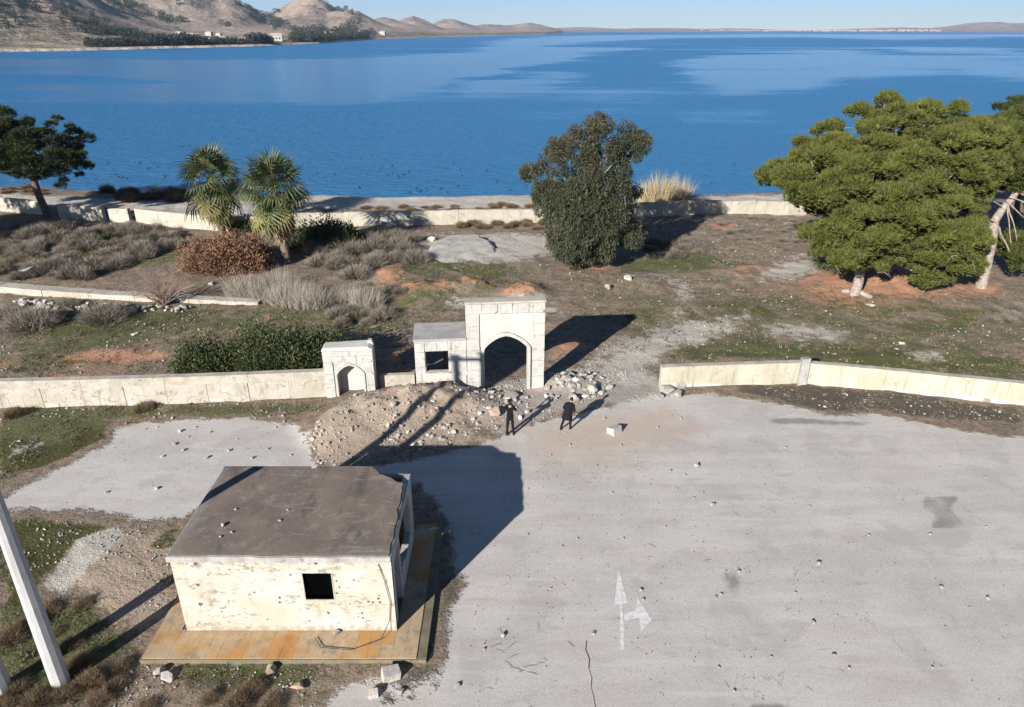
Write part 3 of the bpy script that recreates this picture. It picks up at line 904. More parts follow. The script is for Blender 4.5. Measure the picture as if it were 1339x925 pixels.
mb = MB()
mb.prism([(HY0 + .25, HZ0), (HY1, HZ0), (HY1, HZ1), (HY0 + .25, HZ1)], [], 0, .25, side_xf(HX0))
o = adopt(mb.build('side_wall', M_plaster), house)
mb = MB()   # right side: a doorway near the front, then a wide window over a parapet
mb.prism([(HY0 + .25, HZ0), (HY0 + .55, HZ0), (HY0 + .55, 2.55), (HY0 + 1.5, 2.6), (HY0 + 1.5, HZ0), (HY1, HZ0), (HY1, HZ1 - .02), (HY1 - .8, HZ1 + .05), (HY0 + .25, HZ1)],
         [[(HY0 + 1.68, 1.05), (HY0 + 2.2, 1.12), (HY0 + 2.7, .95), (HY0 + 4.1, 1.0), (HY0 + 4.15, 2.7), (HY0 + 3.0, 2.85), (HY0 + 1.72, 2.8)]], -.25, 0, side_xf(HX1))
adopt(mb.build('side_wall', M_gate), house)
mb = MB()
mb.box(((HX0 + HX1) / 2, HY1 - .12, (HZ0 + HZ1) / 2), (HX1 - HX0 - .52, .24, HZ1 - HZ0 - .004))
adopt(mb.build('back_wall', M_inside), house)
mb = MB()
mb.box((HX1 - .14, HY0 + 2.0, 1.3), (.36, .5, .14))
adopt(mb.build('window_sill', M_whitestone), house)
mb = MB()
mb.box(((HX0 + HX1) / 2, (HY0 + HY1) / 2, HZ0 + .02), (HX1 - HX0 - .6, HY1 - HY0 - .6, .06))
adopt(mb.build('inner_floor', M_inside), house)
# roof slab with a ragged right edge and its far right corner gone
RX0, RX1, RY0, RY1 = HX0 - .10, HX1 + .02, HY0 - .06, HY1 + .15
out = [(RX0, RY0)] + jag((RX0, RY0), (RX1, RY0), 60, .075, 9, (0, 1))[1:]
out += jag((RX1, RY0), (RX1 - .08, RY1 - 1.15), 26, .10, 12, (1, 0))
out += jag((RX1 - .08, RY1 - 1.15), (RX1 - 1.05, RY1 - .55), 14, .13, 14, (.4, .9))
out += jag((RX1 - 1.05, RY1 - .55), (RX1 - 1.45, RY1), 8, .10, 15, (.9, .3))
out += jag((RX1 - 1.45, RY1), (RX0, RY1), 20, .02, 16, (0, 1))
out += [(RX0, RY1)]
mb = MB()
mb.prism([(x, y) for x, y in out], [], 0, .2, lambda v: (v[0], v[2], 3.14 + v[1]))
roof = adopt(mb.build('roof_slab', M_concrete), house)
mb = MB()
inn = [((x - (-7.4)) * .985 + (-7.4), (y - 20.2) * .985 + 20.2) for x, y in out]
mb.prism(inn, [], 0, .035, lambda v: (v[0], v[2], 3.342 + v[1]))
rs = mb.build('roof_skin', M_roof)
rs.parent = roof
mb = MB()   # bared steel and crumbs along the broken edge
for k in range(16):
    t = k / 15
    x = RX1 - .05 + R.uniform(-.08, .05); y = RY0 + .1 + t * (RY1 - RY0 - 1.4)
    mb.tube([(x - .2, y, 3.22), (x + R.uniform(.0, .10), y + R.uniform(-.03, .03), 3.2 - R.uniform(0, .06))], .012, 5)
rb = mb.build('bared_rebar', M_steel); rb.parent = roof
mb = MB()   # loose cable down the right end of the front
mb.tube([(-4.25, HY0 - .03, 3.05), (-4.1, HY0 - .05, 2.4), (-3.98, HY0 - .05, 1.5), (-4.05, HY0 - .04, .7), (-4.3, HY0 - .4, .235), (-5.2, HY0 - .85, .235), (-6.2, HY0 - .75, .235), (-6.5, HY0 - .35, .235)], .012, 5)
adopt(mb.build('loose_cable', M_cable), house)

# tiled apron the house stands on
AX0, AX1, AY0, AY1 = P(182, 863, .17)[0], P(557, 863, .17)[0], P(370, 863, .17)[1], 23.75
apron = empty('tiled_apron', (-7.36, 20.2, 0), 'rust-stained tiled concrete apron around the guard house', 'platform')
mb = MB()
mb.box(((AX0 + AX1) / 2, (AY0 + AY1) / 2, .045), (AX1 - AX0, AY1 - AY0, .23))
adopt(mb.build('concrete_base', M_edge), apron)
tw = .4
tmesh = []
for k in range(6):
    mb = MB()
    s = tw / 2 - .002
    j = [R.uniform(-.004, .004) for _ in range(8)]
    top = [(-s + j[0], -s + j[1], .025), (s + j[2], -s + j[3], .025), (s + j[4], s + j[5], .025), (-s + j[6], s + j[7], .025)]
    bot = [(-s, -s, 0), (s, -s, 0), (s, s, 0), (-s, s, 0)]
    mb.add(bot + top, [(4, 5, 6, 7), (0, 1, 5, 4), (1, 2, 6, 5), (2, 3, 7, 6), (3, 0, 4, 7)])
    me = mb.mesh('tile'); me.materials.append(M_tile); tmesh.append(me)
nxT = int((AX1 - AX0 - .06) / tw); nyT = int((AY1 - AY0 - .06) / tw)
for i in range(nxT):
    for k in range(nyT):
        x = AX0 + .05 + (i + .5) * tw; y = AY0 + .05 + (k + .5) * tw
        if HX0 - .02 - tw * .2 < x < HX1 + tw * .2 and HY0 - .05 < y < HY1 + .1:
            continue
        if HX0 < x < HX1 and y > HY1:
            continue
        t = obj('tile', R.choice(tmesh))
        t.parent = apron
        t.location = (x + 7.36, y - 20.2, .161 + R.uniform(-.001, .002))
        t.rotation_euler = (R.uniform(-.003, .003), R.uniform(-.003, .003), R.uniform(-.004, .004) + math.pi * R.randint(0, 1))

# ------------------------------------------------------------------ gate with arch, hut beside it, niche pillar
GY = 35.75
GA = math.radians(5.0)
gate = empty('arched_gate', (-0.33, GY, 0), 'tall pale gateway with pointed arch and square window hut attached', 'gate', rz=GA)


def gchild(mb, name, mat, par=None):
    return mb.build(name, mat, par or gate)


GW0, GW1, GH = -2.17, 2.13, 5.22
OX0, OX1 = -1.22, 1.20
SPR, APX = 2.55, 3.34


def arch_pts(x0, x1, spr, apx, n=9):
    """pointed (four-centred) arch from left spring to right spring"""
    xm = (x0 + x1) / 2; hw = (x1 - x0) / 2
    left = []
    for i in range(n + 1):
        t = i / n
        z = spr + (apx - spr) * (0.72 * math.sin(t * math.pi / 2) + .28 * t)
        left.append((x0 + hw * (t ** 1.25), z))
    right = [(2 * xm - x, z) for x, z in reversed(left[:-1])]
    return left + right


opening = [(OX0, -.25)] + arch_pts(OX0, OX1, SPR, APX) + [(OX1, -.25)]
top = [(GW1, GH)] + jag((GW1, GH), (GW0, GH), 14, .02, 31, (0, 1))[1:] + [(GW0, GH)]
mb = MB()
mb.prism([(GW0, -.3)] + [(OX0, -.3)] + [(x, z) for x, z in opening[1:-1]] + [(OX1, -.3), (GW1, -.3)] + top, [], 0, .55)
gchild(mb, 'arch_wall', M_gate)
PX0, PX1, PZ0, PZ1 = -1.45, 1.52, 2.5, 4.62


def facing(par, x0, x1, z0, z1, mat, y=0.0, d=.09):
    """one dressed block standing proud of the wall behind it, corners slightly knocked"""
    mb = MB(); g_ = .013
    j = lambda: R.uniform(-.008, .008)
    d2 = d + R.uniform(-.02, .015)
    pts = [(x0 + g_ + j(), z0 + g_), (x1 - g_ + j(), z0 + g_ + j()), (x1 - g_, z1 - g_ + j()), (x0 + g_, z1 - g_ + j())]
    if R.random() < .35:
        c_ = R.randrange(4); a, b_, e_ = pts[c_ - 1], pts[c_], pts[(c_ + 1) % 4]
        k = R.uniform(.06, .16)
        q0 = (b_[0] + (a[0] - b_[0]) * min(1, k / math.hypot(a[0] - b_[0], a[1] - b_[1])), b_[1] + (a[1] - b_[1]) * min(1, k / math.hypot(a[0] - b_[0], a[1] - b_[1])))
        q1 = (b_[0] + (e_[0] - b_[0]) * min(1, k / math.hypot(e_[0] - b_[0], e_[1] - b_[1])), b_[1] + (e_[1] - b_[1]) * min(1, k / math.hypot(e_[0] - b_[0], e_[1] - b_[1])))
        pts[c_:c_ + 1] = [q0, q1]
    mb.prism(pts, [], y - d2, y)
    return mb.build('facing_block', mat, par)


for zs0 in ((-.3, .55), (.55, 1.3), (1.3, 1.95), (1.95, 2.5), (2.5, 3.2), (3.2, 3.9), (3.9, PZ1)):
    xr = PX0 + .05 if zs0[0] < 2.4 else PX0
    facing(gate, GW0 + .002, xr, *zs0, M_gate)
for zs0 in ((-.3, .8), (.8, 1.75), (1.75, 2.45), (2.45, 3.3), (3.3, 4.0), (4.0, PZ1)):
    xl = PX1 - .08 if zs0[0] < 2.4 else PX1
    facing(gate, xl, GW1 - .002, *zs0, R.choice((M_gate, M_gate, M_gatew)))
xb = [GW0 + .002, -1.3, -.45, .35, 1.25, GW1 - .002]
for a, b_ in zip(xb[:-1], xb[1:]):
    facing(gate, a, b_, PZ1, GH - .03, M_gate)
mb = MB()
mb.prism([(PX0 + .03, 2.72)] + [(OX0 - .13, 2.62)] + arch_pts(OX0 - .16, OX1 + .16, SPR + .05, APX + .2) + [(OX1 + .2, 2.62), (PX1 - .03, 2.72), (PX1 - .03, PZ1 - .03), (PX0 + .03, PZ1 - .03)], [], -.02, .02)
gchild(mb, 'spandrel_panel', M_gatew)
mb = MB()   # arch moulding
a1 = arch_pts(OX0 - .15, OX1 + .15, SPR + .05, APX + .19)
a0 = arch_pts(OX0 + .02, OX1 - .02, SPR, APX - .02)
mb.prism([(OX0 - .15, -.25)] + a1 + [(OX1 + .15, -.25), (OX1 - .02, -.25)] + list(reversed(a0)) + [(OX0 + .02, -.25)], [], -.13, .30)
gchild(mb, 'arch_moulding', M_gate)
mb = MB()
mb.prism([(GW0 - .04, GH - .02), (GW1 + .04, GH - .02), (GW1 + .04, GH + .10), (GW0 - .04, GH + .10)], [], -.12, .60)
gchild(mb, 'cap', M_coping)
# hut
UX0, UX1, UH, UD = -5.0, GW0 - .005, 3.12, 2.35
mb = MB()
wl = [(-4.42, 1.28), (-3.18, 1.28), (-3.18, 2.52), (-4.42, 2.52)]
mb.prism([(UX0, -.2), (UX1, -.2), (UX1, UH), (UX0, UH)], [wl], -.02, .22)
gchild(mb, 'hut_front', M_gate)
mb = MB()
mb.prism([(-4.6, .55), (-2.75, .5), (-2.75, 1.2), (-4.6, 1.22)], [], -.05, -.022)
mb.prism([(-2.74, .25), (UX1 - .06, .25), (UX1 - .06, 1.02), (-2.74, 1.0)], [], -.06, -.022)
gchild(mb, 'plaster_patch', M_gatew)
for (x0, x1, z0, z1) in ((UX0, -4.45, .0, .75), (UX0, -4.45, .75, 1.6), (UX0, -4.45, 1.6, 2.5), (UX0, -4.45, 2.5, 3.05), (-3.15, UX1, 1.25, 1.9), (-3.15, UX1, 1.9, 2.5), (-4.45, -3.8, 2.56, 3.05), (-3.8, -3.0, 2.56, 3.05), (-3.0, UX1, 2.5, 3.05)):
    facing(gate, x0, x1, z0, z1, M_gate, -.02, .04)
mb = MB()
mb.box((-3.8, -.06, 1.24), (1.4, .14, .07))
gchild(mb, 'window_sill', M_coping)
mb = MB()
mb.box((UX0 + .11, .22 + (UD - .22) / 2, UH / 2), (.22, UD - .23, UH - .004))
mb.box((UX1 - .12, .56 + (UD - .56) / 2, UH / 2), (.22, UD - .58, UH - .004))
gchild(mb, 'hut_side', M_gate)
mb = MB()
mb.box((-2.95, UD - .12, UH / 2), (1.1, .22, UH - .004))
gchild(mb, 'hut_back', M_inside)
mb = MB()
mb.prism([(UX0 - .06, -.08)] + [(UX1 - .01, -.08), (UX1 - .01, UD)] + jag((UX1 - .01, UD), (UX0 - .06, UD), 10, .05, 44, (0, 1))[1:] + [(UX0 - .06, UD)], [], 0, .14, lambda v: (v[0], v[2], UH + .002 + v[1]))
gchild(mb, 'hut_roof', M_concrete)

# niche pillar
NL = Q(428, 520, 34.75); NR = Q(492, 512, 34.75)
ncx = (NL[0] + NR[0]) / 2; NW = (NR[0] - NL[0]) * .98
niche = empty('niche_pillar', (ncx, 34.72, 0), 'short white pillar with blind arched niche at the end of the left wall', 'pillar', rz=math.radians(4))
hw = NW / 2; NH = 2.95
nz0 = .2
op = [(-hw * .5, -.3)] + arch_pts(-hw * .5, hw * .55, 1.45, 2.0, 7) + [(hw * .55, -.3)]
mb = MB()
mb.prism([(-hw, -.3), (op[0][0], -.3)] + op[1:-1] + [(op[-1][0], -.3), (hw, -.3), (hw, NH)] + jag((hw, NH), (-hw, NH), 10, .05, 51, (0, 1))[1:] + [(-hw, NH)], [], 0, .55)
mb.build('pillar_body', M_gate, niche)
mb = MB()
mb.box((0, .72, 1.3), (NW - .01, .34, 3.2))
mb.build('niche_back', M_gatew, niche)
mb = MB()
a1 = arch_pts(-hw * .5 - .11, hw * .55 + .09, 1.5, 2.14, 7); a0 = arch_pts(-hw * .5 + .01, hw * .55 - .01, 1.45, 1.99, 7)
mb.prism([(-hw * .5 - .11, -.3)] + a1 + [(hw * .55 + .09, -.3), (hw * .55 - .01, -.3)] + list(reversed(a0)) + [(-hw * .5 + .01, -.3)], [], -.07, .1)
mb.build('niche_moulding', M_gate, niche)
for x0, x1, z0, z1 in ((-hw, -hw * .62, -.2, .7), (-hw, -hw * .62, .7, 1.5), (-hw, -hw * .62, 1.5, 2.2), (hw * .68, hw, -.2, .8), (hw * .68, hw, .8, 1.6), (hw * .68, hw, 1.6, 2.2), (-hw, -.3, 2.2, 2.55), (-.3, .45, 2.2, 2.55), (.45, hw, 2.2, 2.55), (-hw, .1, 2.55, 2.86), (.1, hw, 2.55, 2.86)):
    facing(niche, x0, x1, z0, z1, M_gate, 0, .06)
mb = MB()
tp = [(-hw - .03, -.07, 2.87), (hw + .03, -.07, 2.87), (hw + .03, .92, 2.87), (-hw - .03, .92, 2.87),
      (-hw + .05, .04, 3.02), (hw - .25, .02, 3.05), (hw - .1, .85, 3.10), (-hw + .1, .86, 3.0)]
mb.add(tp, [(3, 2, 1, 0), (4, 5, 6, 7), (0, 1, 5, 4), (1, 2, 6, 5), (2, 3, 7, 6), (3, 0, 4, 7)])
mb.add([(hw - .32, .45, 2.98), (hw + .02, .42, 2.98), (hw, .9, 2.98), (hw - .3, .9, 2.98), (hw - .28, .5, 3.2), (hw - .08, .48, 3.22), (hw - .08, .85, 3.18), (hw - .26, .84, 3.2)],
       [(4, 5, 6, 7), (0, 1, 5, 4), (1, 2, 6, 5), (2, 3, 7, 6), (3, 0, 4, 7)])
mb.build('cap', M_gatew, niche)


# ------------------------------------------------------------------ boundary walls
def along(pts, z0=0):
    """resample a polyline; returns function s -> (x, y, angle) and its length"""
    seg = []; tot = 0
    for a, b_ in zip(pts[:-1], pts[1:]):
        l = math.hypot(b_[0] - a[0], b_[1] - a[1]); seg.append((tot, l, a, b_)); tot += l

    def at_(s):
        for t0, l, a, b_ in seg:
            if s <= t0 + l + 1e-6:
                k = (s - t0) / l
                return a[0] + (b_[0] - a[0]) * k, a[1] + (b_[1] - a[1]) * k, math.atan2(b_[1] - a[1], b_[0] - a[0])
        t0, l, a, b_ = seg[-1]
        return b_[0], b_[1], math.atan2(b_[1] - a[1], b_[0] - a[0])
    return at_, tot


def wall_piece(mb, p, q, th, h0, h1, b0, b1, n=8, amp=.02, seed=0):
    """straight wall from p to q; heights h0,h1 above bases b0,b1; uneven top"""
    dx, dy = q[0] - p[0], q[1] - p[1]
    l = math.hypot(dx, dy); ux, uy = dx / l, dy / l
    nxm, nym = -uy, ux
    vs = []; n = max(2, n)
    for i in range(n + 1):
        t = i / n
        tz = b0 + h0 + (b1 + h1 - b0 - h0) * t + (float(fbm(np.array([t * l * 1.3 + seed]), np.array([seed * 1.7]), 3)[0]) - .5) * 2 * amp
        bz = b0 + (b1 - b0) * t - .35
        x, y = p[0] + dx * t, p[1] + dy * t
        for s, z in ((-th / 2, bz), (th / 2, bz), (th / 2, tz), (-th / 2, tz)):
            vs.append((x + nxm * s, y + nym * s, z))
    fs = [(0, 1, 2, 3)] + [tuple(n * 4 + k for k in (3, 2, 1, 0))]
    for i in range(n):
        for k in range(4):
            a, b_ = i * 4 + k, i * 4 + (k + 1) % 4
            fs.append((a, a + 4, b_ + 4, b_))
    mb.add(vs, fs)


# left front wall: a row of rendered panels under a coping
pts = [(-36.0, 33.1), P(0, 532)[:2], P(150, 529)[:2], P(300, 524)[:2], (P(434, 519)[0] - .05, 34.95)]
at_, tot = along(pts)
lw = empty('perimeter_wall', (pts[0][0], pts[0][1], 0), 'long low whitewashed wall of cracked panels running left from the niche pillar', 'wall')
npan = int(round(tot / 2.18))
for i in range(npan):
    s0, s1 = tot * i / npan + .012, tot * (i + 1) / npan - .012
    p, q = at_(s0), at_(s1)
    if i > 0 and abs(p[2] - q[2]) > 1e-6:
        pass
    mb = MB(); off_ = R.uniform(-.015, .015)
    wall_piece(mb, (p[0], p[1] + off_), (q[0], q[1] + off_), .30, 1.14, 1.14, 0, 0, 6, .006, i)
    adopt(mb.build('panel', M_wallw), lw)
    if i in (1, 5, 7, 9):
        mb = MB(); wl_ = R.uniform(.6, 1.0)
        e = at_(s0 + .1); f = at_(min(s0 + .1 + wl_, s1))
        wall_piece(mb, (e[0], e[1] - .16), (f[0], f[1] - .16), .03, .26, .2, 0, 0, 5, .04, i + 3)
        adopt(mb.build('fresh_patch', M_gatew), lw)
mb = MB()
for i in range(npan // 2 + 1):
    s0, s1 = 4.36 * i + .005, min(tot - .01, 4.36 * (i + 1) - .005)
    if s1 - s0 < .3:
        continue
    p, q = at_(s0), at_(s1)
    wall_piece(mb, p, q, .42, .12, .12, 1.145 + .35, 1.145 + .35, 6, .012, i + 40)
# coping pieces start at their own base, not 0.35 below it
mb.v = [(x, y, max(z, 1.150)) for x, y, z in mb.v]
adopt(mb.build('coping', M_coping), lw)

# low stub of wall between niche and hut
mb = MB()
wall_piece(mb, (-7.35, 35.55), (-5.45, 35.7), .3, 1.0, 1.02, 0, 0, 6, .04, 5)
tag(mb.build('wall_stub', M_coping), 'low broken wall stub between the niche pillar and the window hut', 'wall')

# right front wall with its leaning post
rw = empty('perimeter_wall', (P(862, 506)[0], P(862, 506)[1], 0), 'bent cream wall edging the plaza, right of the gate', 'wall')
rp = [P(862, 506), P(905, 504), P(960, 502), P(1043, 500), P(1100, 504), P(1170, 511), P(1250, 519), P(1339, 529), P(1500, 548)]
hts = [1.32, 1.3, 1.3, 1.34, 1.3, 1.3, 1.28, 1.3, 1.3]
for i in range(len(rp) - 1):
    mb = MB()
    a, b_ = rp[i], rp[i + 1]
    wall_piece(mb, (a[0] + .006, a[1]), (b_[0] - .006, b_[1]), .32, hts[i], hts[i + 1], 0, 0, 10, .02, i + 60)
    adopt(mb.build('wall_section', M_wallr), rw)
    mb = MB()
    wall_piece(mb, (a[0] + .012, a[1]), (b_[0] - .012, b_[1]), .40, hts[i] + .07 - .35 + .28, hts[i + 1] + .07 - .35 + .28, 0, 0, 10, .02, i + 60)
    z0 = hts[i] - .01
    mb.v = [(x, y, max(z, min(hts[i], hts[i + 1]) - .02)) for x, y, z in mb.v]
    adopt(mb.build('coping', M_coping), rw)
for (a, b_, w0, hgt) in ((890, 505.5, 1.2, .3), (925, 504.5, 1.6, .22), (1225, 517.2, 1.6, .3), (1265, 521.3, 2.2, .28), (1310, 526, 2.0, .25), (1170, 511.6, 1.5, .2)):
    p = P(a, b_); mb = MB()
    i = max(k for k in range(len(rp) - 1) if rp[k][0] <= p[0]); A, B = rp[i], rp[i + 1]
    an = math.atan2(B[1] - A[1], B[0] - A[0])
    t = (p[0] - A[0]) / (B[0] - A[0]); yc = A[1] + (B[1] - A[1]) * t
    ca, sa = math.cos(an), math.sin(an)
    ox, oy = p[0] + sa * .175, yc - ca * .175
    wall_piece(mb, (ox - ca * w0 / 2, oy - sa * w0 / 2), (ox + ca * w0 / 2, oy + sa * w0 / 2), .03, hgt, hgt * .7, 0, 0, 6, .06, a)
    adopt(mb.build('fresh_patch', M_gatew), rw)
pp = P(1046, 501)
post = MB()
post.add([(-.26, -.24, -.3), (.24, -.24, -.3), (.24, .2, -.3), (-.26, .2, -.3), (-.18, -.2, 1.62), (.26, -.2, 1.66), (.26, .2, 1.6), (-.16, .2, 1.58)],
         [(3, 2, 1, 0), (4, 5, 6, 7), (0, 1, 5, 4), (1, 2, 6, 5), (2, 3, 7, 6), (3, 0, 4, 7)])
po = post.build('post', M_concrete, rw)
po.location = (pp[0] - rw.location.x, pp[1] - .08 - rw.location.y, 0)

# wall along the lake, in sections with gaps
bw = empty('lakeside_wall', (-17, 72.5, 0), 'long white wall along the lake shore, crossing behind palms and trees', 'wall')
bp = [(-110, 266), (-50, 272), (0, 276.5), (22, 279), (62, 282), (80, 284), (138, 289), (146, 289.5), (172, 291), (181, 292), (262, 299), (300, 302), (345, 302), (400, 298), (452, 296), (520, 295), (600, 294), (700, 291.5), (770, 288), (835, 284.5), (900, 282.5), (942, 281), (985, 280), (1030, 279), (1080, 277)]
bh = 1.45
gaps = {4, 6, 8}
for i in range(len(bp) - 1):
    if i in gaps:
        continue
    a, b_ = P(*bp[i]), P(*bp[i + 1])
    mb = MB()
    wall_piece(mb, (a[0] + .01, a[1]), (b_[0] - .01, b_[1]), .42, bh + R.uniform(-.08, .08), bh + R.uniform(-.08, .08), hz(a[0], a[1]), hz(b_[0], b_[1]), 14, .07, i + 90)
    adopt(mb.build('wall_section', M_wallw), bw)

# ruined inner wall on the left: broad white top, rubble face
iw = empty('ruined_wall', (-30, 51.5, 0), 'ruined low wall with flat white top and rubble face, left field', 'wall')
ip = [(-120, 361), (-40, 368), (0, 372), (60, 377), (120, 381), (180, 385), (250, 389), (340, 393)]
for i in range(len(ip) - 1):
    a, b_ = P(*ip[i], .75 - .08 * i), P(*ip[i + 1], .75 - .08 * (i + 1))
    mb = MB()
    wall_piece(mb, (a[0] + .008, a[1]), (b_[0] - .008, b_[1]), 1.1 - .04 * i, .75 - .08 * i, .75 - .08 * (i + 1), 0, 0, 12, .05, i + 130)
    adopt(mb.build('wall_section', M_wallw), iw)

# tilted concrete slab in the field
sl = [(553, 331), (566, 322), (590, 312), (622, 310), (642, 318), (650, 329), (628, 336), (606, 342), (575, 341)]
sp_ = [P(a, b_, .35) for a, b_ in sl]
mb = MB()
cx = sum(p[0] for p in sp_) / len(sp_); cy = sum(p[1] for p in sp_) / len(sp_)
zz = lambda x, y: .35 + (y - cy) * .09 - (x - cx) * .02
n = len(sp_)
ring = []
dense = []
for i in range(n):
    a, b_ = sp_[i], sp_[(i + 1) % n]
    for k in range(5):
        t = k / 5
        dense.append((a[0] + (b_[0] - a[0]) * t + R.uniform(-.12, .12), a[1] + (b_[1] - a[1]) * t + R.uniform(-.12, .12)))
n = len(dense)
vs = []
for u in (1.0, .93, .7, .4):
    for x, y in dense:
        X_, Y_ = cx + (x - cx) * u, cy + (y - cy) * u
        vs.append((X_, Y_, zz(X_, Y_) + .05 * (1 - u) + .22 * (float(fbm(np.array([X_ * .55]), np.array([Y_ * .55]), 77)[0]) - .5) + (-.08 if u == 1.0 else 0)))
vs.append((cx, cy, zz(cx, cy) + .08))
lo_ = len(vs)
vs += [(cx + (x - cx) * .97, cy + (y - cy) * .97, -.4) for x, y in dense]
fs = [(i, (i + 1) % n, lo_ + (i + 1) % n, lo_ + i) for i in range(n)]
for r_ in range(3):
    fs += [(r_ * n + i, r_ * n + (i + 1) % n, (r_ + 1) * n + (i + 1) % n, (r_ + 1) * n + i) for i in range(n)]
fs += [(3 * n + i, 3 * n + (i + 1) % n, 4 * n) for i in range(n)]
mb.add(vs, fs)
tag(mb.build('concrete_slab', M_slab), 'large tilted grey concrete slab lying in the field near the lake wall', 'slab')

# ------------------------------------------------------------------ twin concrete poles by the lower left corner
for k, (px, py, nm) in enumerate(((80, 893, 'thick pale concrete pole standing beside the guard house'), (4, 903, 'pale concrete pole cut by the left picture edge'))):
    b0 = P(px, py)
    e = empty('utility_pole', (b0[0], b0[1], 0), nm, 'pole')
    mb = MB()
    zs_ = [-.3, .0, 3, 6, 9, 11.75]
    mb.tube([(0, 0, z) for z in zs_], [.275, .272, .245, .215, .185, .16], 10)
    mb.build('shaft', M_pole, e)
    if k == 0:
        pole1 = e
    mb = MB()
    mb.box((0, 0, 11.78), (.5, .5, .06))
    mb.build('pole_cap', M_steel, e)
mb = MB()
mb.box((-.9, 0, 11.5), (3.2, .14, .16))
mb.build('crossarm', M_steel, pole1)

# ------------------------------------------------------------------ foliage generators
def unit(n):
    v = rng.normal(size=(n, 3))
    return v / np.linalg.norm(v, axis=1, keepdims=True)


def norm(v):
    return v / (np.linalg.norm(v, axis=1, keepdims=True) + 1e-9)


def blades(p, d, L, W, tint=None):
    """one thin triangle per root point"""
    n = len(p)
    side = norm(np.cross(d, unit(n)))
    L = np.broadcast_to(L, (n,))[:, None]; W = np.broadcast_to(W, (n,))[:, None]
    V = np.stack([p - side * W / 2, p + side * W / 2, p + d * L], 1).reshape(-1, 3)
    F = np.arange(3 * n).reshape(-1, 3)
    t = rng.random(n) if tint is None else tint
    return V, F, np.repeat(t, 3)


def leaves(p, d, L, W, tint=None):
    """diamond leaf (two triangles) per root point"""
    n = len(p)
    side = norm(np.cross(d, unit(n)))
    L = np.broadcast_to(L, (n,))[:, None]; W = np.broadcast_to(W, (n,))[:, None]
    V = np.stack([p, p + d * L * .45 + side * W / 2, p + d * L, p + d * L * .45 - side * W / 2], 1).reshape(-1, 3)
    F = np.arange(4 * n).reshape(-1, 4)
    t = rng.random(n) if tint is None else tint
    return V, F, np.repeat(t, 4)


def join(parts):
    Vs, Fs, Ts, o = [], [], [], 0
    for V, F, T in parts:
        Vs.append(V); Fs.append(F + o); Ts.append(T); o += len(V)
    fl = {}
    for f in Fs:
        fl.setdefault(f.shape[1], []).append(f)
    return np.concatenate(Vs), [np.concatenate(x) for x in fl.values()], np.concatenate(Ts)


def crown_pads(outline, Y, depth, n, rad, flat, edge=1.6, mind=.55, yo=0.0, tmin=.35, shelf=0.0):
    """fill the silhouette of a crown, given depth, with overlapping pads"""
    ol = np.array([(Q(a, b_, Y)[0], Q(a, b_, Y)[2]) for a, b_ in outline])
    x0, z0 = ol.min(0); x1, z1 = ol.max(0)
    c = []
    tries = 0
    while len(c) < n and tries < n * 60:
        tries += 1
        x, z = R.uniform(x0, x1), R.uniform(z0, z1)
        if shelf:      # boughs lie in loose, wavy layers
            ph = .9 * math.sin(x * .33 + z * .35) + .55 * math.sin(x * .9 + z * .5 + 1.7)
            z = (round((z + ph) / shelf)) * shelf - ph + R.gauss(0, .30)
        sd = float(poly_sd(ol, np.array([x]), np.array([z]))[0])
        if sd < tmin:
            continue
        T = depth * math.sqrt(max(0.02, 1 - (1 - min(sd / edge / 2.2, 1)) ** 2))
        y = Y + yo + T * (R.choice((-1, -1, -1, 1)) * R.uniform(.55, 1.0) if R.random() < .8 else R.uniform(-.6, .6))
        r = min(R.uniform(*rad), max(.32, sd * 1.05))
        if any((x - a) ** 2 + (y - b_) ** 2 + ((z - e) * 1.6) ** 2 < (mind * (r + q)) ** 2 for a, b_, e, q in c):
            continue
        c.append((x, y, z, r))
    return [(np.array((x, y, z)), np.array((r, r, r * flat * R.uniform(.8, 1.2)))) for x, y, z, r in c]


def lobed(big):
    """break each bough into small overlapping sprays over its upper and outer side"""
    outp = []
    for c, r in big:
        n = int(7 + 7 * r[0])
        tl = np.array((R.uniform(-.25, .25), R.uniform(-.25, .25)))
        for k in range(n):
            d = unit(1)[0]
            if d[2] < -.25:
                d[2] = abs(d[2])
            q = c + d * r * R.uniform(.62, .86)
            q[2] += (q[0] - c[0]) * tl[0] + (q[1] - c[1]) * tl[1]
            s = R.uniform(.32, .62) * (.7 + .25 * r[0])
            outp.append((q, np.array((s, s, s * R.uniform(.5, .75)))))
    return outp


def pine_crown(pads, per, bl=4, L=.29, W=.075):
    parts = []
    for c, r in pads:
        n = int(per * (r[0] ** 1.6))
        d = unit(n)
        d[:, 2] = np.abs(d[:, 2]) * np.where(rng.random(n) < .8, 1, -1)
        lump = .62 + .75 * fbm(d[:, 0] * 2.2 + c[0] * 3, d[:, 1] * 2.2 + d[:, 2] * 2 + c[2] * 3, 7, 3)
        p = c + d * r * (lump * rng.uniform(.72, 1.0, n))[:, None]
        a = norm(d * np.array((1, 1, .8)) + np.array((0, 0, .75)))
        base = np.clip(.42 + .32 * rng.normal(size=n) + R.uniform(-.3, .3), 0, 1)
        for k in range(bl):
            parts.append(blades(p, norm(a + .6 * unit(n)), (rng.uniform(.4, 1.15, n) + .7 * (rng.random(n) < .08)) * L, W, base))
    return join(parts)


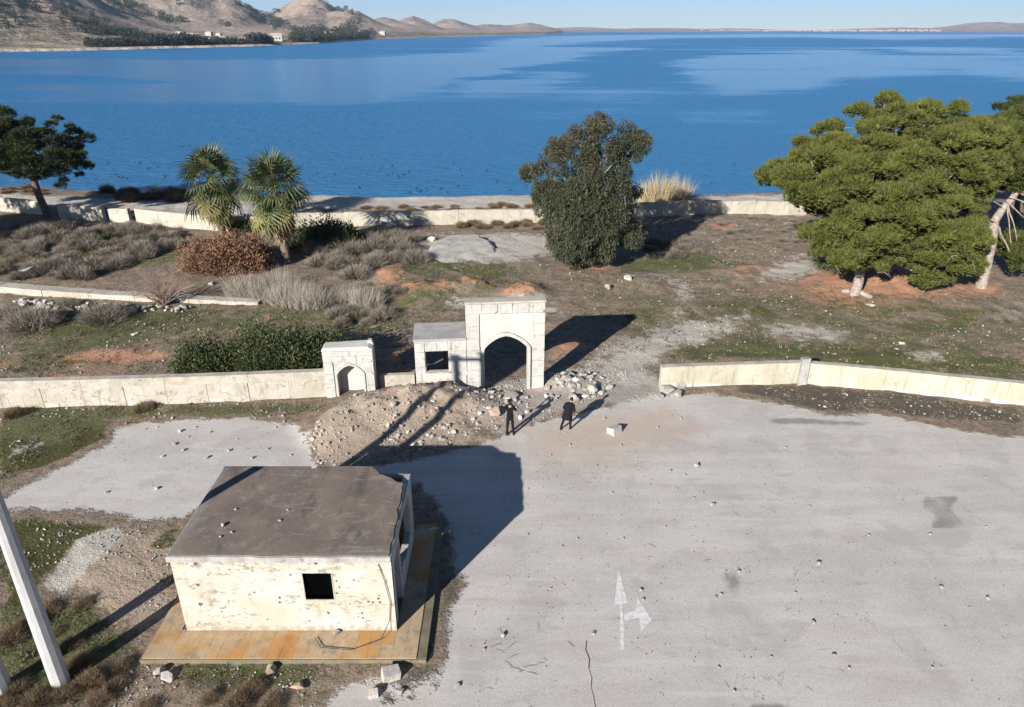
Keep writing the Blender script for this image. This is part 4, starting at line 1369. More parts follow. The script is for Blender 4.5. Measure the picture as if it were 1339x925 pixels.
def dead_twigs(mb, pads, n, yb, ln=(1.2, 2.6)):
    for k in range(n):
        c, r = R.choice(pads)
        s = Vector(c) + Vector((R.uniform(-1, 1) * r[0], -r[1] * R.uniform(.2, .8), -r[2] * .8))
        d = Vector((R.uniform(-1, 1), R.uniform(-1, -.1), R.uniform(-.5, .25))).normalized()
        l = R.uniform(*ln)
        m_ = s + d * l * .5 + Vector((0, 0, R.uniform(-.1, .2)))
        e = s + d * l + Vector((R.uniform(-.2, .2), 0, R.uniform(-.35, .1)))
        mb.tube([s, m_, e], [.022, .015, .007], 4, False)
        f = m_ + Vector((R.uniform(-.5, .5), R.uniform(-.4, 0), R.uniform(-.4, .1)))
        mb.tube([m_, f], [.010, .005], 3, False)


def limb(mb, a, b_, r0, r1, sag=0.0, n=5, sides=7, wob=.25):
    a, b_ = Vector(a), Vector(b_)
    pts = []
    for i in range(n + 1):
        t = i / n
        p = a.lerp(b_, t)
        p.z += sag * math.sin(math.pi * t)
        if 0 < i < n:
            p += Vector((R.uniform(-wob, wob), R.uniform(-wob, wob), R.uniform(-wob, wob) * .6))
        pts.append(p)
    mb.tube(pts, [r0 + (r1 - r0) * i / n for i in range(n + 1)], sides, False)
    return pts


def local(o_mesh_V, base):
    return o_mesh_V - np.array(base)


M_pine = leaf_mat('pine_needles', (0.036, 0.047, 0.011), (0.108, 0.112, 0.026), rough=.7, trans=.06)
M_pine2 = leaf_mat('dark_pine_needles', (0.024, 0.034, 0.014), (0.055, 0.066, 0.022), rough=.7, trans=.12)
M_euc = leaf_mat('grey_green_leaves', (0.026, 0.034, 0.018), (0.068, 0.074, 0.040), tip=(0.105, 0.066, 0.036), rough=.55, trans=.15)
M_bush = leaf_mat('dark_green_leaves', (0.040, 0.055, 0.020), (0.075, 0.085, 0.035), rough=.5, trans=.15)
M_rust = leaf_mat('withered_brown_leaves', (0.15, 0.078, 0.046), (0.27, 0.16, 0.10), rough=.9, trans=.2)
M_scrub = leaf_mat('grey_dry_twigs', (0.115, 0.098, 0.078), (0.25, 0.215, 0.17), rough=.95, trans=.1)
M_scrubb = leaf_mat('brown_dry_twigs', (0.12, 0.080, 0.050), (0.20, 0.145, 0.09), rough=.95, trans=.1)
M_reed = leaf_mat('straw_reeds', (0.33, 0.25, 0.13), (0.44, 0.36, 0.22), rough=.9, trans=.2)
M_reedg = leaf_mat('grey_straw', (0.29, 0.25, 0.21), (0.36, 0.32, 0.26), rough=.95, trans=.15)
M_grass = leaf_mat('short_grass', (0.040, 0.052, 0.014), (0.115, 0.10, 0.05), rough=.8, trans=.2)
M_grassd = leaf_mat('dull_verge_grass', (0.042, 0.048, 0.016), (0.11, 0.098, 0.05), rough=.85, trans=.15)
M_straw = leaf_mat('dry_stubble', (0.095, 0.088, 0.050), (0.29, 0.25, 0.18), rough=.95, trans=.15)
M_bark = plain_mat('grey_bark', (0.28, 0.235, 0.20), (0.18, 0.145, 0.12), scale=5)
M_barkd = plain_mat('dark_bark', (0.12, 0.09, 0.07), (0.07, 0.055, 0.045), scale=5)
M_twig = plain_mat('dead_grey_twigs', (0.26, 0.235, 0.21), (0.19, 0.17, 0.15), scale=5)
M_palmbark = plain_mat('fibrous_palm_trunk', (0.17, 0.125, 0.09), (0.10, 0.075, 0.055), scale=9)


def tree(name, base, label, crown, crown_mat, trunk_mb, bark, twig_mb=None, tips=None):
    e = empty(name, base, label, 'tree')
    bs = np.array(base)
    V, F, T = crown
    at2 = {'tint': T}
    if tips is not None:
        at2['tip'] = tips
    obj('crown', mesh_np('crown', V - bs, F, at2), crown_mat, e)
    trunk_mb.v = [tuple(np.array(v) - bs) for v in trunk_mb.v]
    trunk_mb.build('trunk', bark, e, True)
    if twig_mb is not None:
        twig_mb.v = [tuple(np.array(v) - bs) for v in twig_mb.v]
        kind(twig_mb.build('dead_branches', M_twig, e), 'stuff')
    return e


# big spreading pine on the right
b0 = G(1117, 386)
out_ = [(1001, 228), (1012, 212), (1040, 205), (1052, 190), (1058, 172), (1085, 163), (1114, 162), (1118, 148), (1140, 132), (1178, 122), (1218, 123), (1240, 132), (1249, 146), (1272, 152), (1300, 165), (1300, 200),
        (1290, 235), (1272, 255), (1268, 290), (1264, 330), (1252, 350), (1232, 366), (1195, 378), (1178, 366), (1160, 346), (1138, 342), (1112, 356), (1085, 358), (1064, 345), (1052, 315), (1056, 290), (1038, 277), (1014, 264), (1004, 246)]
Yp = b0[1] + .6
pads = lobed(crown_pads(out_, Yp, 5.6, 190, (.75, 1.85), .62, 2.4, .40, yo=.5, tmin=.55))
mb = MB()
tw_ = MB()
top_ = Q(1150, 240, Yp)
limb(mb, (b0[0], b0[1], -.3), Q(1128, 345, Yp), .42, .34, n=4, wob=.08, sides=10)
limb(mb, Q(1128, 345, Yp), top_, .34, .16, n=6, wob=.2, sides=8)
for c, r in pads[::16]:
    t = R.uniform(.15, .95)
    s = Vector(Q(1128, 345, Yp)).lerp(Vector(top_), t)
    limb(mb, s, tuple(c - np.array((0, 0, r[2] * .4))), .11, .03, .3, 5, 5)
dead_twigs(tw_, pads, 90, Yp, (.6, 1.4))
tree('pine_tree', (b0[0], b0[1], 0), 'broad spreading yellow-green pine standing on red soil by the lake', pine_crown(pads, 330), M_pine, mb, M_bark, tw_)

# second pine at the right edge, bare pale trunk
b0 = G(1283, 376)
Yp = b0[1] + .3
out_ = [(1262, 160), (1290, 150), (1318, 152), (1345, 142), (1390, 150), (1415, 190), (1420, 250), (1405, 300), (1390, 315), (1360, 300), (1345, 275), (1318, 252), (1282, 240), (1258, 215)]
pads = crown_pads(out_, Yp + 2, 4.2, 95, (.7, 1.6), .6, 2.0, .36, tmin=.5)
pads = lobed(pads)
out_ = [(1300, 312), (1325, 300), (1360, 305), (1380, 320), (1380, 362), (1350, 352), (1310, 352)]
pads += crown_pads(out_, Yp + 1, 2.4, 60, (.4, .8), .5, 1.2, .32)
mb = MB(); tw_ = MB()
fork = Q(1300, 290, Yp); tip_ = Q(1330, 250, Yp)
limb(mb, (b0[0], b0[1], -.3), Q(1292, 335, Yp), .46, .40, n=3, wob=.04, sides=10)
limb(mb, Q(1292, 335, Yp), fork, .40, .34, n=3, wob=.08, sides=10)
limb(mb, fork, tip_, .32, .22, n=4, wob=.1, sides=8)
limb(mb, Q(1293, 322, Yp), Q(1279, 296, Yp - .8), .16, .10, n=2, wob=.03)
limb(mb, tip_, Q(1370, 200, Yp + 1), .22, .12, n=4)
for c, r in pads[::60]:
    limb(mb, tip_ if c[2] > 4 else fork, tuple(c - np.array((0, 0, r[2] * .4))), .12, .03, .3, 5, 5)
bare = []
for (a, b_) in (((1318, 265), (1330, 315)), ((1318, 265), (1322, 318)), ((1316, 262), (1339, 285)), ((1320, 258), (1352, 270)), ((1279, 296), (1282, 280)), ((1279, 296), (1276, 320)), ((1310, 270), (1290, 255))):
    db = MB(); limb(db, Q(*a, Yp - .3), Q(*b_, Yp - 1.2), .06, .02, .0, 4, 5, .08); bare.append(db)
dead_twigs(tw_, pads, 20, Yp, (.7, 1.6))
pt = tree('pine_tree', (b0[0], b0[1], 0), 'leaning pine with bare pale forked trunk at the right picture edge', pine_crown(pads, 330), M_pine, mb, M_bark, tw_)

for db in bare:
    db.v = [(v[0] - b0[0], v[1] - b0[1], v[2]) for v in db.v]
    db.build('dead_branch', M_bark, pt)

# darker thin tree top behind them
b0 = P(1330, 330)
out_ = [(1268, 140), (1280, 133), (1300, 132), (1306, 124), (1330, 122), (1345, 125), (1400, 130), (1400, 170), (1330, 160), (1300, 146), (1275, 146)]
pads = crown_pads(out_, b0[1], 2.2, 60, (.3, .7), .5, 1.0, .36)
mb = MB()
limb(mb, (b0[0], b0[1], -.3), Q(1340, 165, b0[1]), .3, .12, n=5)
for c, r in pads[::2]:
    limb(mb, Q(1340, 165, b0[1]), tuple(c), .07, .02, .2, 4, 5)
tree('pine_tree', (b0[0], b0[1], 0), 'dark grey-green treetop rising behind the leaning pine', pine_crown(pads, 380, W=.07), M_pine2, mb, M_barkd)

# dark umbrella pine on the left edge
b0 = G(63, 284)
Yp = b0[1]
out_ = [(-110, 190), (-90, 160), (-40, 140), (2, 134), (22, 138), (34, 152), (50, 150), (74, 154), (86, 168), (106, 178), (110, 190), (126, 194), (122, 206), (112, 214), (114, 226), (100, 232), (102, 243), (88, 246), (70, 236), (40, 232), (5, 228), (-40, 236), (-90, 225)]
pads = crown_pads(out_, Yp - .5, 4.2, 190, (.45, 1.1), .55, 2.0, .38)
mb = MB(); tw_ = MB()
k1 = Q(36, 216, Yp)
limb(mb, (b0[0], b0[1], -.3), k1, .42, .30, n=4, wob=.1, sides=9)
limb(mb, k1, Q(10, 165, Yp), .26, .12, n=4)
for c, r in pads[::2]:
    limb(mb, Vector(k1).lerp(Vector(Q(10, 165, Yp)), R.random()), tuple(c), .12, .03, .2, 5, 5)
dead_twigs(tw_, pads, 10, Yp)
tree('pine_tree', (b0[0], b0[1], 0), 'dark flat-topped pine leaning left over the lakeside wall', pine_crown(pads, 430, L=.36, W=.075), M_pine2, mb, M_barkd, tw_)

# its neighbour beyond the left edge, which shades the foot of the lake wall
b0 = (-61.0, 57.0, 0)
pads = [(np.array((b0[0] + R.gauss(0, 2.6), b0[1] + R.gauss(0, 2.4), R.uniform(6.5, 10.0))), np.array((1.1, 1.1, .6)) * R.uniform(.7, 1.3)) for _ in range(90)]
mb = MB()
limb(mb, (b0[0], b0[1], -.3), (b0[0] + .5, b0[1], 8), .42, .2, n=5, sides=8)
tree('pine_tree', b0, 'dark pine standing left of the picture, shading the thicket', pine_crown(pads, 170, L=.4, W=.11), M_pine2, mb, M_barkd)

# grey-green eucalyptus in the middle
b0 = G(772, 346)
Yp = b0[1]
out_ = [(779, 148), (795, 153), (805, 164), (818, 161), (832, 172), (850, 178), (852, 186), (838, 200), (826, 212), (823, 228), (838, 242), (836, 262), (830, 275), (843, 296), (838, 308), (808, 322), (794, 338), (777, 332),
        (755, 344), (729, 339), (717, 322), (711, 288), (698, 274), (694, 250), (677, 231), (681, 220), (702, 213), (707, 201), (716, 207), (718, 182), (741, 179), (750, 164), (761, 174), (766, 157)]
ol = np.array([(Q(a, b_, Yp)[0], Q(a, b_, Yp)[2]) for a, b_ in out_])
clumps = crown_pads(out_, Yp, 4.2, 210, (.4, 1.0), 1.0, 1.6, .47, tmin=.2)
clumps += [(np.array(Q(a, b_, Yp - R.uniform(-.8, 1.2))), np.array((r_, r_, r_))) for a, b_, r_ in ((846, 182, .45), (838, 180, .65), (826, 176, .85), (818, 168, .65), (783, 156, .65), (790, 164, .85), (774, 164, .6), (752, 172, .65), (727, 190, .75), (722, 198, .75), (710, 208, .45), (685, 226, .45), (694, 228, .7), (703, 222, .65), (838, 300, .5), (828, 305, .6), (815, 315, .45), (806, 318, .35), (722, 320, .6), (735, 332, .6), (832, 250, .6), (706, 250, .8))]
parts = []; tips = []
zmax = ol[:, 1].max()
for c, r in clumps:
    n = int(950 * r[0] ** 1.7)
    d = unit(n)
    p = c + d * r * rng.uniform(.45, 1.0, n)[:, None] * (.75 + .5 * fbm(d[:, 0] * 2 + c[0] * 2, d[:, 1] * 2 + d[:, 2] + c[2] * 2, 3, 3))[:, None]
    droop = np.clip(1.4 - c[2] / zmax * 1.3, .2, 1.3)
    a = norm(d * .7 + np.array((0, 0, -droop)) + .5 * unit(n))
    base = np.clip(R.uniform(.1, .8) + .2 * rng.normal(size=n), 0, 1)
    q = leaves(p, a, rng.uniform(.10, .30, n), .078, base)
    parts.append(q)
    hot = 1.0 if c[2] > zmax * .62 else .3
    tips.append(np.repeat(np.clip((d[:, 2] * .8 + .1) * hot * R.uniform(.2, 1) + .2 * rng.normal(size=n), 0, .85), 4))
mb = MB(); tw_ = MB()
fork = Q(768, 305, Yp)
limb(mb, (b0[0], b0[1], -.3), fork, .42, .30, n=3, wob=.08, sides=9)
for c, r in clumps[::2]:
    limb(mb, fork, tuple(c), .13, .03, .3, 5, 5)
for (a, b_) in (((757, 262), (763, 245)), ((763, 258), (768, 248)), ((818, 270), (817, 258)), ((790, 226), (800, 216))):
    limb(tw_, Q(*a, Yp - 3.6), Q(*b_, Yp - 4.2), .06, .03, 0, 3, 5, .05)
tree('eucalyptus_tree', (b0[0], b0[1], 0), 'tall grey-green tree with drooping dense crown in front of the lake, centre', join(parts), M_euc, mb, M_bark, tw_, np.concatenate(tips))

# ------------------------------------------------------------------ fan palms
M_frond = leaf_mat('palm_fronds', (0.040, 0.056, 0.022), (0.10, 0.112, 0.045), rough=.5, trans=.15)
M_frondy = leaf_mat('yellowing_fronds', (0.10, 0.10, 0.032), (0.17, 0.155, 0.06), rough=.6, trans=.15)
M_frondd = leaf_mat('dead_fronds', (0.22, 0.155, 0.095), (0.30, 0.225, 0.15), rough=.9, trans=.1)


def frond_mesh(kind_, mat, droop, fold):
    """petiole along +X, fan of split leaflets at its end"""
    V, F, T = [], [], []

    def tri(a, b_, c, t):
        i = len(V); V.extend((a, b_, c)); F.append((i, i + 1, i + 2)); T.extend((t, t, t))
    pl = .95
    tri((0, -.035, 0), (0, .035, 0), (pl, 0, -.08 * droop), .8)
    tri((0, 0, .03), (0, .02, -.03), (pl, 0, -.08 * droop), .6)
    n = 19
    for k in range(n):
        a = (k / (n - 1) - .5) * math.radians(215)
        l = 1.3 * (1.0 - .22 * abs(a) / 1.9) * R.uniform(.9, 1.1)
        ca, sa = math.cos(a), math.sin(a)
        sa *= fold
        w_ = .048
        o_ = Vector((pl, 0, -.08 * droop))
        m_ = o_ + Vector((ca * l * .6, sa * l * .6, -.12 * droop + .10 * abs(sa) * R.uniform(.5, 1.2)))
        e_ = o_ + Vector((ca * l * .95, sa * l * .95, -.62 * droop * R.uniform(.7, 1.3)))
        pr = Vector((-sa, ca, 0)) * w_
        t = R.random()
        tri(o_, m_ + pr, m_ - pr, t)
        tri(m_ - pr, m_ + pr, e_, t)
    me = mesh_np('frond', np.array([tuple(v) for v in V]), np.array(F), {'tint': np.array(T)})
    me.materials.append(mat)
    return me


FR = {'up': [frond_mesh('u', M_frond, .35, 1.0) for _ in range(3)], 'mid': [frond_mesh('m', M_frond, .8, .9) for _ in range(3)], 'low': [frond_mesh('l', M_frondy if _ % 2 else M_frond, .9, .8) for _ in range(4)],
      'dead': [frond_mesh('d', M_frondd, 1.2, .4) for _ in range(3)]}


def palm(base_px, crown_px, label, sc, ndead, lean=0):
    b0 = G(*base_px)
    c = Q(*crown_px, b0[1])
    e = empty('fan_palm', (b0[0], b0[1], 0), label, 'palm tree')
    top = Vector((c[0] - b0[0], 0, c[2]))
    mb = MB()
    limb(mb, (0, 0, -.3), top, .40, .26, n=6, wob=.05, sides=10)
    mb.build('trunk', M_palmbark, e, True)

    def put(kind_, n, el, s, back=0.0):
        for k in range(n):
            f = obj('frond', R.choice(FR[kind_]))
            f.parent = e
            az = 2 * math.pi * (k + R.uniform(-.3, .3)) / n * 1.0 + R.uniform(0, .2)
            ev = math.radians(R.uniform(*el))
            f.rotation_mode = 'QUATERNION'
            ev += R.gauss(0, .12)
            qz = Quaternion((0, 0, 1), az); qy = Quaternion((0, 1, 0), -ev); qx = Quaternion((1, 0, 0), R.uniform(-.6, .6))
            f.rotation_quaternion = qz @ qy @ qx
            ss = s * sc * R.uniform(.88, 1.12)
            f.scale = (ss, ss, ss)
            f.location = top + Vector((math.cos(az) * .15, math.sin(az) * .15, back + R.uniform(-.15, .15)))
    put('up', 9, (50, 85), 1.2, .1)
    put('up', 12, (20, 58), 1.25)
    put('mid', 12, (-10, 30), 1.3, -.1)
    put('mid', 9, (-40, 5), 1.15, -.2)
    put('low', 9, (-58, -10), 1.15, -.3)
    put('low', 12, (-80, -45), 1.5, -.4)
    put('dead', ndead, (-86, -62), 1.5, -.6)
    put('dead', ndead, (-88, -70), .95, -1.4)
    return e


palm((292, 306), (276, 234), 'fan palm with brown dead fronds under its crown, left of the pair', 1.24, 16)
palm((376, 344), (358, 246), 'fan palm with long shaggy skirt, right of the pair', 1.17, 26)
# young palm at the foot of the big pine
b0 = G(1088, 358)
e = empty('young_palm', (b0[0], b0[1], b0[2]), 'young trunkless fan palm sheltering under the big pine', 'palm tree')
mb = MB(); mb.tube([(0, 0, -.3), (0, 0, .3), (0, .1, .7)], [.25, .28, .2], 8); mb.build('stem', M_palmbark, e)
for k in range(16):
    f = obj('frond', R.choice(FR['mid' if k % 2 else 'low'])); f.parent = e
    f.rotation_mode = 'QUATERNION'
    f.rotation_quaternion = Quaternion((0, 0, 1), 2 * math.pi * k / 16 + R.uniform(-.2, .2)) @ Quaternion((0, 1, 0), -math.radians(R.uniform(0, 60)))
    f.scale = (1.05,) * 3; f.location = (0, 0, .55)


# ------------------------------------------------------------------ bushes
def dome(n, rx, ry, rz, lump=.35, seed=3, inner=.55):
    d = unit(n)
    d[:, 2] = np.abs(d[:, 2])
    k = 1 - lump + 2 * lump * fbm(d[:, 0] * 2.4 + seed * 9.1, d[:, 1] * 2.4 + d[:, 2] * 1.7 + seed, seed, 4)
    r = np.array((rx, ry, rz))
    return d * r * (k * rng.uniform(inner, 1.0, n))[:, None], d


def twigs_mb(rx, ry, rz, n, rad=.02):
    mb = MB()
    for k in range(n):
        a = R.uniform(0, 2 * math.pi); u = R.uniform(.25, .85)
        e_ = Vector((math.cos(a) * rx * u, math.sin(a) * ry * u, rz * math.sqrt(max(.05, 1 - u * u)) * .85))
        limb(mb, (e_.x * .1, e_.y * .1, -.05), e_, rad, rad * .4, .1, 4, 4, .06)
    return mb


def bush(name, base, label, rx, ry, rz, n, mat, L, W, cat='bush', group=None, up=.5, seed=3, rz_=0.0, style='leaf'):
    e = empty(name, base, label, cat, group)
    ps, ds = [], []
    nk = 9
    for k in range(nk):
        aa = 2 * math.pi * k / (nk - 1)
        u = 0 if k == nk - 1 else R.uniform(.42, .62)
        f = R.uniform(.42, .6) if u else .8
        q, dd_ = dome(n // nk, rx * f, ry * f, rz * (f + .22) * R.uniform(.85, 1.05) if u else rz, .42, seed + k)
        ps.append(q + np.array((math.cos(aa) * rx * u, math.sin(aa) * ry * u, 0))); ds.append(dd_)
    p, d = np.concatenate(ps), np.concatenate(ds)
    n = len(p)
    a = norm(d + np.array((0, 0, up)) + .8 * unit(n))
    V, F, T = (leaves if style == 'leaf' else blades)(p, a, rng.uniform(.6, 1.2, n) * L, W, np.clip(.5 + .3 * rng.normal(size=n), 0, 1))
    obj('foliage', mesh_np('foliage', V, F, {'tint': T}), mat, e)
    twigs_mb(rx, ry, rz, 26, .03).build('stems', M_barkd, e)
    return e


g = G(300, 350)
bush('withered_bush', g, 'large withered bush with rust-brown leaves below the palms', 4.0, 2.6, 3.5, 26000, M_rust, .22, .11, seed=5, up=.2)
g = G(395, 455); g = P(395, 485)
bush('evergreen_bush', (P(372, 492)[0], 37.6, 0), 'big dark green bush behind the left wall next to the niche pillar', 4.0, 2.1, 3.7, 36000, M_bush, .18, .085, seed=8)
bush('evergreen_bush', (P(280, 490)[0], 37.6, 0), 'lower dark green bush behind the left wall, far from the niche', 2.3, 1.6, 2.7, 15000, M_bush, .18, .085, seed=12)
bush('evergreen_bush', (P(455, 480)[0] - .3, 38.4, 0), 'small dark bush right behind the niche pillar', 2.0, 1.4, 1.9, 8000, M_bush, .24, .09, seed=13)
g = G(428, 322)
bush('evergreen_bush', g, 'black-green bush in shade right of the shaggy palm', 3.6, 2.4, 2.9, 14000, M_bush, .3, .12, seed=15)
g = G(330, 300)
bush('evergreen_bush', (g[0], g[1], 0), 'small green bush between the two palms by the wall', 2.2, 1.4, 1.6, 6000, M_bush, .3, .12, seed=16)


def scrub_mesh(name, n, mat, L, W, seed, rx=1.0, rz=.75):
    p, d = dome(n, rx, rx, rz, .4, seed, .25)
    p[:, 2] *= .9
    a = norm(d * np.array((1, 1, .8)) + np.array((0, 0, .55)) + .6 * unit(n))
    V, F, T = blades(p * .75, a, rng.uniform(.5, 1.2, n) * L, W, np.clip(.5 + .3 * rng.normal(size=n), 0, 1))
    me = mesh_np(name, V, F, {'tint': T})
    me.materials.append(mat)
    return me


SC_G = [scrub_mesh('grey_scrub', 3000, M_scrub, .5, .026, 20 + k, 1.0, .95) for k in range(4)]
SC_B = [scrub_mesh('brown_scrub', 2600, M_scrubb, .45, .026, 30 + k, 1.0, .9) for k in range(3)]
SC_L = [scrub_mesh('grey_scrub', 5200, M_scrub, .30, .012, 25 + k) for k in range(2)]
SC_D = [scrub_mesh('green_scrub', 1300, M_bush, .38, .05, 40 + k, 1.0, .6) for k in range(3)]


def scatter(name, meshes, spots_, label, group, cat='shrub', zs_=.0):
    for (x, y, s, sz) in spots_:
        o = obj(name, R.choice(meshes))
        o.location = (x, y, hz(x, y) - .05 * s + zs_)
        o.rotation_euler = (0, 0, R.uniform(0, 6.28))
        o.scale = (s * R.uniform(.85, 1.2), s * R.uniform(.85, 1.2), s * sz)
        tag(o, label, cat, group)


def fill(px_poly, n, smin, smax, sz=1.0, mind=.8):
    pl = np.array(gpoly(px_poly))
    x0, y0 = pl.min(0); x1, y1 = pl.max(0)
    outp = []; tries = 0
    while len(outp) < n and tries < n * 40:
        tries += 1
        x, y = R.uniform(x0, x1), R.uniform(y0, y1)
        if poly_sd(pl, np.array([x]), np.array([y]))[0] < 0:
            continue
        s = R.uniform(smin, smax)
        if any((x - a) ** 2 + (y - b_) ** 2 < (mind * (s + c)) ** 2 for a, b_, c, _ in outp):
            continue
        outp.append((x, y, s, sz * R.uniform(.75, 1.2)))
    return outp


scatter('grey_scrub', SC_G, fill([(0, 300), (110, 296), (235, 300), (240, 325), (180, 345), (130, 360), (90, 368), (0, 366)], 115, .4, 1.4, .9, .37), 'low grey leafless shrub in the thicket between the lake wall and the ruined wall', 'thicket left of the palms')
scatter('green_scrub', SC_D, fill([(0, 310), (110, 305), (230, 310), (100, 366), (0, 366)], 45, .4, 1.1, .8, .6), 'small green shrub among the grey thicket on the left', 'green shrubs in the left thicket')
scatter('brown_scrub', SC_B, fill([(0, 300), (230, 302), (235, 330), (90, 366), (0, 366)], 26, .4, 1.0, .8, .6), 'straw-brown shrub mixed into the grey thicket on the left', 'straw shrubs in the left thicket')
for px, py, s, lb in ((45, 425, 2.5, 'large grey twiggy bush in front of the ruined wall, nearest the left edge'), (140, 417, 2.0, 'grey twiggy bush in front of the ruined wall, right of the larger one'), (90, 400, 1.1, 'small grey bush against the rubble face of the ruined wall'),
                      (5, 415, 1.6, 'dark grey bush cut by the left edge in front of the ruined wall')):
    g = P(px, py)
    scatter('grey_scrub', SC_L, [(g[0], g[1], s, .85)], lb, None)
scatter('grey_scrub', SC_G, fill([(410, 318), (540, 310), (545, 345), (500, 365), (420, 360)], 24, .8, 1.7, .95, .5), 'grey leafless shrub right of the shaggy palm', 'grey shrubs right of the palms')
scatter('grey_scrub', SC_G, fill([(430, 375), (530, 380), (540, 410), (470, 440), (430, 430)], 16, .6, 1.1, .8, .6), 'grey shrub on the slope behind the window hut', 'grey shrubs behind the hut')
scatter('brown_scrub', SC_B, fill([(600, 292), (715, 288), (715, 300), (600, 302)], 12, .7, 1.1, .8, .6), 'brown dry shrub at the foot of the lake wall left of the tall tree', 'brown shrubs under the lake wall')
scatter('grey_scrub', SC_G, fill([(840, 318), (905, 312), (925, 330), (850, 345)], 12, .6, 1.2, .8, .6), 'grey shrub in the shade line right of the tall tree', 'grey shrubs right of the tall tree')
scatter('grey_scrub', SC_G, fill([(930, 285), (1040, 285), (1060, 320), (950, 330)], 22, .4, .9, .5, .8), 'low grey shrub on the bare slope left of the big pine', 'low shrubs left of the big pine')
scatter('brown_scrub', SC_B, fill([(130, 252), (245, 252), (240, 264), (150, 266)], 16, .8, 1.4, .9, .5), 'dark brown shrub on the shore bank behind the lake wall', 'brown shrubs on the shore bank')
scatter('brown_scrub', SC_B, fill([(0, 246), (60, 248), (60, 256), (0, 254)], 7, .6, 1.1, .7, .6), 'brown shrub on the shore left of the dark pine', 'brown shrubs left of the dark pine')
scatter('brown_scrub', SC_B, fill([(470, 272), (700, 268), (700, 273), (480, 277)], 16, .5, .9, .6, .6), 'low brown shrub on the beach behind the lake wall', 'low shrubs on the beach')
scatter('grey_scrub', SC_G, fill([(1285, 402), (1339, 402), (1380, 425), (1300, 425)], 7, .6, 1.1, .6, .7), 'low grey shrub at the right edge below the leaning pine', 'shrubs at the right edge')
for px, py, s, lb in ((18, 544, .55, 'brown dry tuft under the left wall near the picture edge'), (188, 536, .6, 'brown dry tuft under the left wall, middle'), (400, 496, .5, 'dry tuft beside the niche pillar')):
    g = P(px, py)
    scatter('brown_scrub', SC_B, [(g[0], g[1], s, 1.0)], lb, None)
# dry bushes round the poles and the near corner
near = [(15, 838, .75), (35, 820, .6), (105, 870, .55), (118, 895, .6), (85, 912, .55), (130, 918, .55), (20, 905, .5), (45, 925, .6), (160, 875, .45), (95, 845, .5), (60, 800, .5), (150, 900, .45), (5, 930, .6), (330, 905, .6), (310, 925, .6), (355, 925, .5), (275, 915, .4), (190, 930, .5), (110, 790, .45), (70, 830, .4)]
scatter('brown_scrub', [scrub_mesh('brown_scrub', 2600, M_scrubb, .34, .012, 50 + k) for k in range(3)], [(*P(a, b_)[:2], s, .95) for a, b_, s in near], 'dry brown tangle of twigs near the concrete poles and apron', 'dry bushes in the near left corner')

# bare fan of stems: the tamarisk-like shrub at the end of the ruined wall
g = G(215, 400)
e = empty('bare_shrub', g, 'bare reddish shrub with fanned stems at the ruined wall end', 'shrub')
mb = MB()
for k in range(70):
    a = R.uniform(0, 6.28); u = R.uniform(.2, 1.0)
    e_ = Vector((math.cos(a) * 2.9 * u, math.sin(a) * 1.6 * u, R.uniform(1.3, 2.9) * math.sqrt(1.1 - u * u * .75)))
    pts = limb(mb, (R.uniform(-.2, .2), R.uniform(-.2, .2), -.05), e_, .028, .009, .25, 5, 4, .1)
    for j in (3, 4, 5):
        limb(mb, pts[j], pts[j] + Vector((R.uniform(-.5, .5), R.uniform(-.4, .4), R.uniform(.1, .6))), .010, .004, 0, 2, 3, .04)
mb.build('stems', plain_mat('reddish_stems', (0.24, 0.165, 0.13), (0.18, 0.12, 0.10)), e)


def reed_clump(name, base, label, rx, ry, h_, n, mat, cat='reeds', group=None, W=.05):
    a = rng.uniform(0, 2 * math.pi, n); u = np.sqrt(rng.random(n))
    p = np.stack([np.cos(a) * rx * u, np.sin(a) * ry * u, np.zeros(n)], 1)
    d = norm(np.stack([np.cos(a) * u * .35, np.sin(a) * u * .3, np.ones(n)], 1) + .24 * rng.normal(size=(n, 3)))
    V, F, T = blades(p, d, rng.uniform(.35, 1.0, n) * h_ * (1.08 - .45 * u * u) * (.75 + .5 * fbm(p[:, 0] * 1.6 + base[0], p[:, 1] * 1.6, 5)), W)
    o = obj(name, mesh_np(name, V, F, {'tint': T}), mat)
    o.location = base
    return tag(o, label, cat, group)


g = G(868, 266)
reed_clump('reed_clump', g, 'straw-coloured reed clump on the shore right of the tall tree', 2.9, 1.6, 4.2, 1500, M_reed, W=.07)
reed_clump('reed_clump', G(205, 256), 'thin tan reed tuft standing at the water edge, left', .8, .5, 2.0, 160, M_reed, W=.06)
ORD = ('leftmost of the row', 'second from the left', 'fourth from the left, lower', 'sixth from the left', 'third from the left, upper', 'seventh from the left', 'rightmost of the row', 'fifth from the left, upper')
for k, (px, py, rx) in enumerate(((322, 388, 1.4), (350, 392, 1.5), (382, 398, 1.6), (408, 402, 1.3), (365, 378, 1.5), (455, 395, 1.2), (480, 402, 1.1), (395, 388, 1.2))):
    reed_clump('dry_grass_clump', G(px, py), 'pale grey dry reed clump below the palms, ' + ORD[k], rx, rx * .6, R.uniform(1.6, 2.6), 900, M_reedg, 'dry grass', 'pale dry reeds below the palms', .028)

